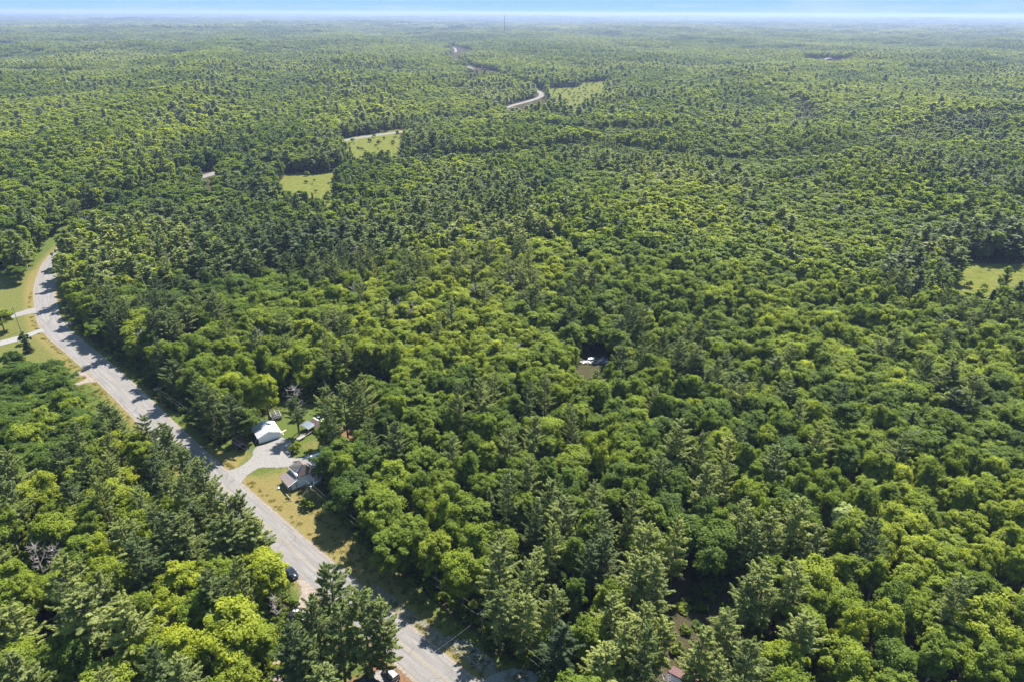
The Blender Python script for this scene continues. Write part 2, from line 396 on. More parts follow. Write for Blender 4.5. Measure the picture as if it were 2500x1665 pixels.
M['gravel'] = frayed('gravel', [(.3, (.1, .09, .082)), (.5, (.17, .157, .148)), (.7, (.24, .228, .218))], 2.4, .5, .4)
M['pink_gravel'] = frayed('pink_gravel', [(.3, (.12, .098, .08)), (.5, (.17, .145, .122)), (.7, (.22, .195, .17))], 1.6, .5, .6)
M['dirt'] = frayed('dirt', [(.3, (.13, .098, .075)), (.5, (.19, .155, .13)), (.7, (.24, .205, .18))], 1.2, .4, .5)
M['meadow'] = frayed('meadow', [(.3, (.045, .058, .012)), (.45, (.08, .092, .02)), (.6, (.115, .112, .03)), (.75, (.125, .1, .04))], .25, .5, 2.5)
M['asphalt_drive'] = frayed('asphalt_drive', [(.3, (.13, .125, .12)), (.6, (.21, .2, .2)), (.8, (.27, .26, .26))], 1.5, .2, .15)

def road_extra(m, c):
    ac = m.attr('across'); al = m.attr('along')
    t = m.math('ABSOLUTE', m.math('SUBTRACT', m.math('ABSOLUTE', ac), 1.75))
    track = m.ramp(m.math('ABSOLUTE', m.math('SUBTRACT', t, .8)), [(0.0, 1.0), (.4, 0.0)])
    v = m.new('ShaderNodeCombineXYZ'); m.ln(m.math('MULTIPLY', ac, .9), v.inputs[0]); m.ln(m.math('MULTIPLY', al, .05), v.inputs[1])
    n = m.noise(1.6, 5, .65, vec=v.outputs[0])
    c = m.mix(m.math('MULTIPLY', track, .6), c, (.13, .12, .115))
    c = m.mix(m.ramp(n, [(.42, 0.0), (.6, .7)]), c, (.115, .107, .102))
    v2 = m.new('ShaderNodeCombineXYZ'); m.ln(ac, v2.inputs[0]); m.ln(m.math('MULTIPLY', al, .35), v2.inputs[1])
    w = m.new('ShaderNodeTexVoronoi', feature='DISTANCE_TO_EDGE'); w.inputs['Scale'].default_value = .33; m.ln(v2.outputs[0], w.inputs['Vector'])
    crack = m.ramp(w.outputs['Distance'], [(0.0, 1.0), (.02, 0.0)])
    return m.mix(m.math('MULTIPLY', crack, .55), c, (.07, .068, .066))
M['asphalt'] = frayed('asphalt', [(.3, (.135, .124, .117)), (.5, (.165, .152, .144)), (.7, (.21, .194, .184))], 3.0, .15, .12, road_extra, .12)
M['yellow_paint'] = frayed('yellow_paint', [(.3, (.24, .19, .085)), (.6, (.29, .23, .1)), (.8, (.2, .18, .14))], 1.5, .05, .02)
RN = RL
sh = ribbon('shoulder', RN, 4.6, .02, M['pink_gravel'])
ribbon('road', RN, 3.7, .05, M['asphalt'], n=10)
ribbon('centre_line', RN[(RN[:, 1] < 250)], .085, .075, M['yellow_paint'], n=2)
ribbon('road', smooth_line(ROAD_FAR, 8), 6, .6, M['asphalt'])
sheet('driveway', [(-84.5, 162.2), (-81.6, 162.7), (-79.7, 164.0), (-78.2, 166.8), (-77.7, 169.7), (-78.6, 172.7), (-78.0, 174.4), (-71.9, 179.6), (-68.1, 177.6), (-66.7, 171.5), (-65.9, 168.8), (-62.4, 169.1), (-60.0, 171.5), (-56.7, 175.1), (-53.0, 178.3), (-49.5, 177.2), (-51.4, 171.6), (-57.0, 169.9), (-63.2, 167.2), (-65.1, 164.3), (-68.0, 163.8), (-73.5, 163.8), (-75.9, 160.2), (-76.4, 156.1), (-76.7, 154.2), (-79.5, 157.0)], 0.032, M['gravel'], 0.5)
sheet('driveway', [(-213.2, 283.4), (-214.4, 281.6), (-216.6, 279.2), (-218.3, 276.2), (-221.0, 269.3), (-223.6, 263.3), (-220.3, 258.5), (-217.0, 263.4), (-215.4, 271.1), (-212.8, 274.0), (-210.7, 275.7), (-208.6, 274.6), (-204.4, 270.1)], 0.034, M['gravel'], 0.6)
sheet('driveway', [(-196.9, 260.9), (-197.4, 259.3), (-200.2, 254.4), (-206.3, 247.6), (-209.9, 243.7), (-206.7, 239.1), (-203.4, 243.3), (-198.3, 248.2), (-196.8, 251.2), (-195.4, 255.7), (-193.0, 256.0)], 0.034, M['asphalt_drive'], 0.5)
sheet('path', [(-195.6, 268.0), (-192.7, 266.3), (-189.4, 265.3), (-185.9, 267.0), (-182.3, 268.7), (-181.1, 266.5), (-185.1, 264.8), (-187.9, 262.9), (-188.1, 260.5), (-192.7, 264.2)], 0.034, M['gravel'], 0.5)
sheet('path', [(-159.8, 223.0), (-161.4, 221.2), (-161.9, 218.6), (-161.6, 216.0), (-160.2, 216.4), (-159.2, 219.0), (-155.9, 219.1), (-154.1, 216.9), (-155.1, 214.8), (-156.4, 212.6), (-154.3, 211.8), (-152.2, 213.9), (-149.1, 214.4), (-153.6, 218.6), (-158.2, 223.0)], 0.034, M['dirt'], 0.5)
sheet('dirt_track', [(-50.8, 120.7), (-48.6, 117.7), (-47.9, 115.2), (-48.4, 109.2), (-47.6, 105.5), (-48.2, 102.6), (-49.4, 100.8), (-49.8, 96.8), (-49.4, 92.9), (-48.4, 87.5), (-42.5, 87.5), (-45.2, 92.9), (-45.3, 96.8), (-45.1, 100.2), (-44.9, 105.5), (-44.4, 110.4), (-44.2, 114.4), (-44.9, 116.9), (-46.5, 119.5)], 0.034, M['dirt'], 0.5)
sheet('gravel_patch', [(-6.8, 93.1), (-3.8, 95.1), (0.1, 96.4), (4.5, 95.8), (8.4, 92.3), (5.5, 87.8), (-2.6, 87.7)], 0.034, M['gravel'], 0.6)
for f, st in ((FIELD1, 3), (FIELD2, 4), (FIELD3, 8), (FIELD4, 2)): sheet('meadow', f, .012, M['meadow'], st, margin=st * 1.5)
sheet('path', [(-256, 424), (-275, 412), (-262, 408), (-252, 414), (-246, 422)], .04, M['dirt'], 1)
sheet('parking_pad', [(-29.5, 92.5), (-26.2, 96.2), (-20.5, 90.8), (-23.5, 86.5)], .05, M['gravel'], .4)


# ---------------------------------------------------------------- foliage geometry
def cards(C, N, size, elong=1.0, dirv=None, fold=.25):
    """one folded rhombic leaf spray per centre C with normal N; long axis along dirv when given"""
    n = len(C); N = N / (np.linalg.norm(N, axis=1)[:, None] + 1e-9)
    r = rng.normal(size=(n, 3)) if dirv is None else dirv + rng.normal(size=(n, 3)) * .25
    T = r - (r * N).sum(1)[:, None] * N; T /= np.linalg.norm(T, axis=1)[:, None] + 1e-9
    B = np.cross(N, T); s = (size * rng.uniform(.65, 1.35, n))[:, None]
    f = N * s * fold
    V = np.stack([C - T * s * elong - f, C + B * s * .62, C + T * s * elong - f, C - B * s * .62], 1).reshape(-1, 3)
    return V, np.arange(4 * n).reshape(n, 4)

def tubes(paths, n=5):
    """paths: list of [(x,y,z,r), ...] -> V, F quads"""
    V = []; F = []
    for p in paths:
        p = np.array(p, float); k = len(p); b = len(V)
        for i in range(k):
            d = p[min(i + 1, k - 1), :3] - p[max(i - 1, 0), :3]; d /= np.linalg.norm(d) + 1e-9
            a = np.cross(d, (0, 0, 1.) if abs(d[2]) < .9 else (1., 0, 0)); a /= np.linalg.norm(a) + 1e-9; c = np.cross(d, a)
            for j in range(n):
                t = 6.2832 * j / n; V.append(p[i, :3] + (a * math.cos(t) + c * math.sin(t)) * p[i, 3])
        for i in range(k - 1):
            for j in range(n):
                F.append((b + i * n + j, b + i * n + (j + 1) % n, b + (i + 1) * n + (j + 1) % n, b + (i + 1) * n + j))
    return np.array(V), np.array(F)

def rsphere(n):
    v = rng.normal(size=(n, 3)); return v / np.linalg.norm(v, axis=1)[:, None]

def crown_broad(n_leaf, size, r=4.0, h=15.0, base=.16, puffs=34, sub=7, slim=1.0, loose=1.0, calm=1.0):
    """returns crown (V, F, tone) and trunk paths; crown is many lobes, each of several small clumps of sprays"""
    z0 = h * base; zc = h * .6; rz = h * .4
    i = np.arange(puffs) + .5; ph = np.arccos(1 - 1.72 * i / puffs); th = 2.39996 * i + rng.uniform(0, 6)
    D = np.stack([np.cos(th) * np.sin(ph), np.sin(th) * np.sin(ph), np.cos(ph)], 1)
    k = rng.uniform(.6, .98, puffs)[:, None]
    lop = 1 + .28 * np.sin(th + rng.uniform(0, 6))[:, None]
    PC = D * k * np.array([r * .82, r * .82, rz * .86]) * np.concatenate([lop, lop, np.ones_like(lop)], 1) + np.array([0, 0, zc])
    PC += rng.normal(size=PC.shape) * r * .11
    PR = r * rng.uniform(.18, .46, puffs) * loose
    # each lobe's clumps
    SD = rsphere(puffs * sub); SD[:, 2] = np.abs(SD[:, 2]) * .9 - .15
    SC_ = np.repeat(PC, sub, 0) + SD * np.repeat(PR, sub)[:, None] * np.array([.85, .85, .7])
    SR = np.repeat(PR, sub) * rng.uniform(.3, .55, puffs * sub)
    pt = rng.uniform(.25, .75, puffs); st = .5 + (np.repeat(pt, sub) - .5) * calm + rng.uniform(-.16, .16, puffs * sub) * calm
    q = rng.integers(0, puffs * sub, n_leaf); d = rsphere(n_leaf)
    C = SC_[q] + d * (SR[q] * rng.uniform(.45, 1.0 + .4 * calm, n_leaf))[:, None]
    C[:, 2] = np.maximum(C[:, 2], z0 * .85)
    out = C - np.array([0, 0, zc - rz * .3]); out /= np.linalg.norm(out, axis=1)[:, None]
    N = d * .75 + out * .55 + np.array([0, 0, .35]) + rng.normal(size=C.shape) * .42 * calm
    C[:, 0] *= slim; C[:, 1] *= slim
    V, F = cards(C, N, size)
    tone = np.clip(st[q] + rng.normal(size=n_leaf) * .1 * calm, 0, 1)
    paths = [[(0, 0, -.3, .26 * h / 15), (.1, .05, h * .25, .2 * h / 15), (0, .12, h * .5, .13 * h / 15), (.1, 0, h * .78, .05)]]
    for j in rng.choice(puffs, min(12, puffs), False):
        p = PC[j] * np.array([slim, slim, 1]); zb = h * rng.uniform(.28, .5)
        paths.append([(0.05, 0.05, zb, .1 * h / 15), (p[0] * .5, p[1] * .5, zb + (p[2] - zb) * .6, .06), (p[0], p[1], p[2], .025)])
    return (V, F, tone), paths

def crown_pine(dens, size, r=3.6, h=20.0, base=.3, kind='pine'):
    C = []; N = []; Dv = []; T = []; paths = [[(0, 0, -.3, .27), (0, 0, h * .4, .19), (0, 0, h * .96, .03)]]
    z = h * base; step = .85 if kind == 'pine' else .55
    lean = rng.normal(size=2) * .1
    while z < h * .985:
        t = (z - h * base) / (h * (1 - base))
        if kind == 'pine':
            L = r * (min(1, .45 + 1.6 * t) * (1 - t) ** .6 * 1.32 + .08); nb = int(rng.integers(4, 7))
        else:
            L = r * ((1 - t) ** .9 + .05); nb = 8
        for b in range(nb):
            a = rng.uniform(0, 6.283); l = L * (rng.uniform(.45, 1.18) if kind == 'pine' else rng.uniform(.8, 1.08))
            up = (.12 + .5 * t + rng.normal() * .08) if kind == 'pine' else (-.22 + .45 * t)
            d = np.array([math.cos(a), math.sin(a), up]); side = np.array([-math.sin(a), math.cos(a), 0])
            n = max(3, int(dens * l * (1.0 if l > 1 else 1.4)))
            s = rng.uniform(.22, 1.03, n) ** .8
            wv = rng.uniform(-1, 1, n) * .34 * l * (1.08 - s) * (1.0 if kind == 'pine' else .8) + rng.normal(size=n) * .07
            c = d * (s * l)[:, None] + side * wv[:, None] + np.array([0, 0, z])
            c[:, 2] += s ** 2 * l * (.14 if kind == 'pine' else -.02) + rng.normal(size=n) * .09 - np.abs(wv) * .1
            C.append(c); dv = d + side * (wv / (l * .4 + .1))[:, None] * 1.3 + np.array([0, 0, .28 if kind == 'pine' else -.1]); Dv.append(dv)
            nn = np.array([0, 0, 1.]) + rng.normal(size=(n, 3)) * .5 + d * .2; N.append(nn)
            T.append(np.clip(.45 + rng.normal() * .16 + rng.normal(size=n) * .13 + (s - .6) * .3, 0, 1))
            if kind == 'pine' and rng.random() < .55: paths.append([(0, 0, z, .05), tuple(d * l * .8 + np.array([0, 0, z + .08 * l])) + (.015,)])
        z += step * rng.uniform(.7, 1.3)
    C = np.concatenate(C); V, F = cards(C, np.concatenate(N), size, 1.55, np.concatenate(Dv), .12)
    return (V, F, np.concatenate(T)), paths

def dead_paths(h, r, seed):
    g = np.random.default_rng(seed); P = [[(0, 0, -.2, .16), (.1, 0, h * .5, .11), (.05, .1, h, .02)]]
    for i in range(26):
        z = h * g.uniform(.35, .97); a = g.uniform(0, 6.28); l = r * g.uniform(.4, 1) * (1.15 - z / h * .5)
        e = np.array([math.cos(a) * l, math.sin(a) * l, z + l * g.uniform(.1, .7)])
        P.append([(0, 0, z, .06), tuple((e * .5 + np.array([0, 0, z * .5]) + g.normal(size=3) * .15)) + (.04,), tuple(e) + (.015,)])
        for k in range(3):
            f = g.uniform(.4, .9); s = np.array([0, 0, z]) * (1 - f) + e * f
            P.append([tuple(s) + (.03,), tuple(s + g.normal(size=3) * .55 + np.array([0, 0, .4])) + (.01,)])
    return P

SPEC = {   # kind: (list of hi builders, list of mid builders)
 'M': lambda n, s, k: crown_broad(n, s, 4.0, 15.0, puffs=[30, 38, 50, 26, 42, 34][k % 6], loose=[1, .9, .8, 1.25, .85, 1.1][k % 6], base=[.16, .22, .12, .3, .18, .1][k % 6]),
 'B': lambda n, s, k: crown_broad(n, s, 2.7, 16.0, base=.2, puffs=[30, 36][k % 2], sub=6, loose=1.15),
 'P': lambda n, s, k: crown_pine(n, s, 3.6, 20.0, base=[.16, .24, .12, .3][k % 4]),
 'S': lambda n, s, k: crown_pine(n, s, 2.0, 13.0, base=.1, kind='spruce'),
}
REF = {'M': (15.0, 4.0), 'B': (16.0, 2.7), 'P': (20.0, 3.6), 'S': (13.0, 2.0), 'D': (15.0, 3.0)}
NAMES = {'M': 'broadleaf_tree', 'B': 'poplar_tree', 'P': 'pine_tree', 'S': 'spruce_tree', 'D': 'dead_tree'}
LEAFM = {'M': 'leaf', 'B': 'leaf', 'P': 'needle', 'S': 'needle'}
BARKM = {'M': 'bark', 'B': 'birch_bark', 'P': 'bark', 'S': 'bark'}
HI = {}      # kind -> [(crown mesh, trunk mesh, joined mesh)]
def joined(name, crown, paths, mats):
    V, F, T = crown; VT, FT = tubes(paths, 4)
    return mesh_np(name, np.concatenate([V, VT]), np.concatenate([F, FT + len(V)]), mats,
                   {'tone': ('POINT', np.concatenate([np.repeat(T, 4), np.full(len(VT), .5)]))}, np.concatenate([np.zeros(len(F)), np.ones(len(FT))]))
for k, nv, n, s in (('M', 6, 21000, .2), ('B', 3, 15000, .17), ('P', 5, 36.0, .17), ('S', 2, 30.0, .14)):
    HI[k] = []
    for i in range(nv):
        cr, pa = SPEC[k](n, s, i); V, F, T = cr
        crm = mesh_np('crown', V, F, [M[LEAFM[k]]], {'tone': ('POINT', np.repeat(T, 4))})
        VT, FT = tubes(pa, 6)
        HI[k].append((crm, mesh_np('trunk', VT, FT, [M[BARKM[k]]], smooth=True), joined('tree', cr, pa, [M[LEAFM[k]], M[BARKM[k]]])))
DEAD = []
for i in range(2):
    VT, FT = tubes(dead_paths(15, 3, i + 3), 5); DEAD.append(mesh_np('trunk', VT, FT, [M['dead_wood']]))

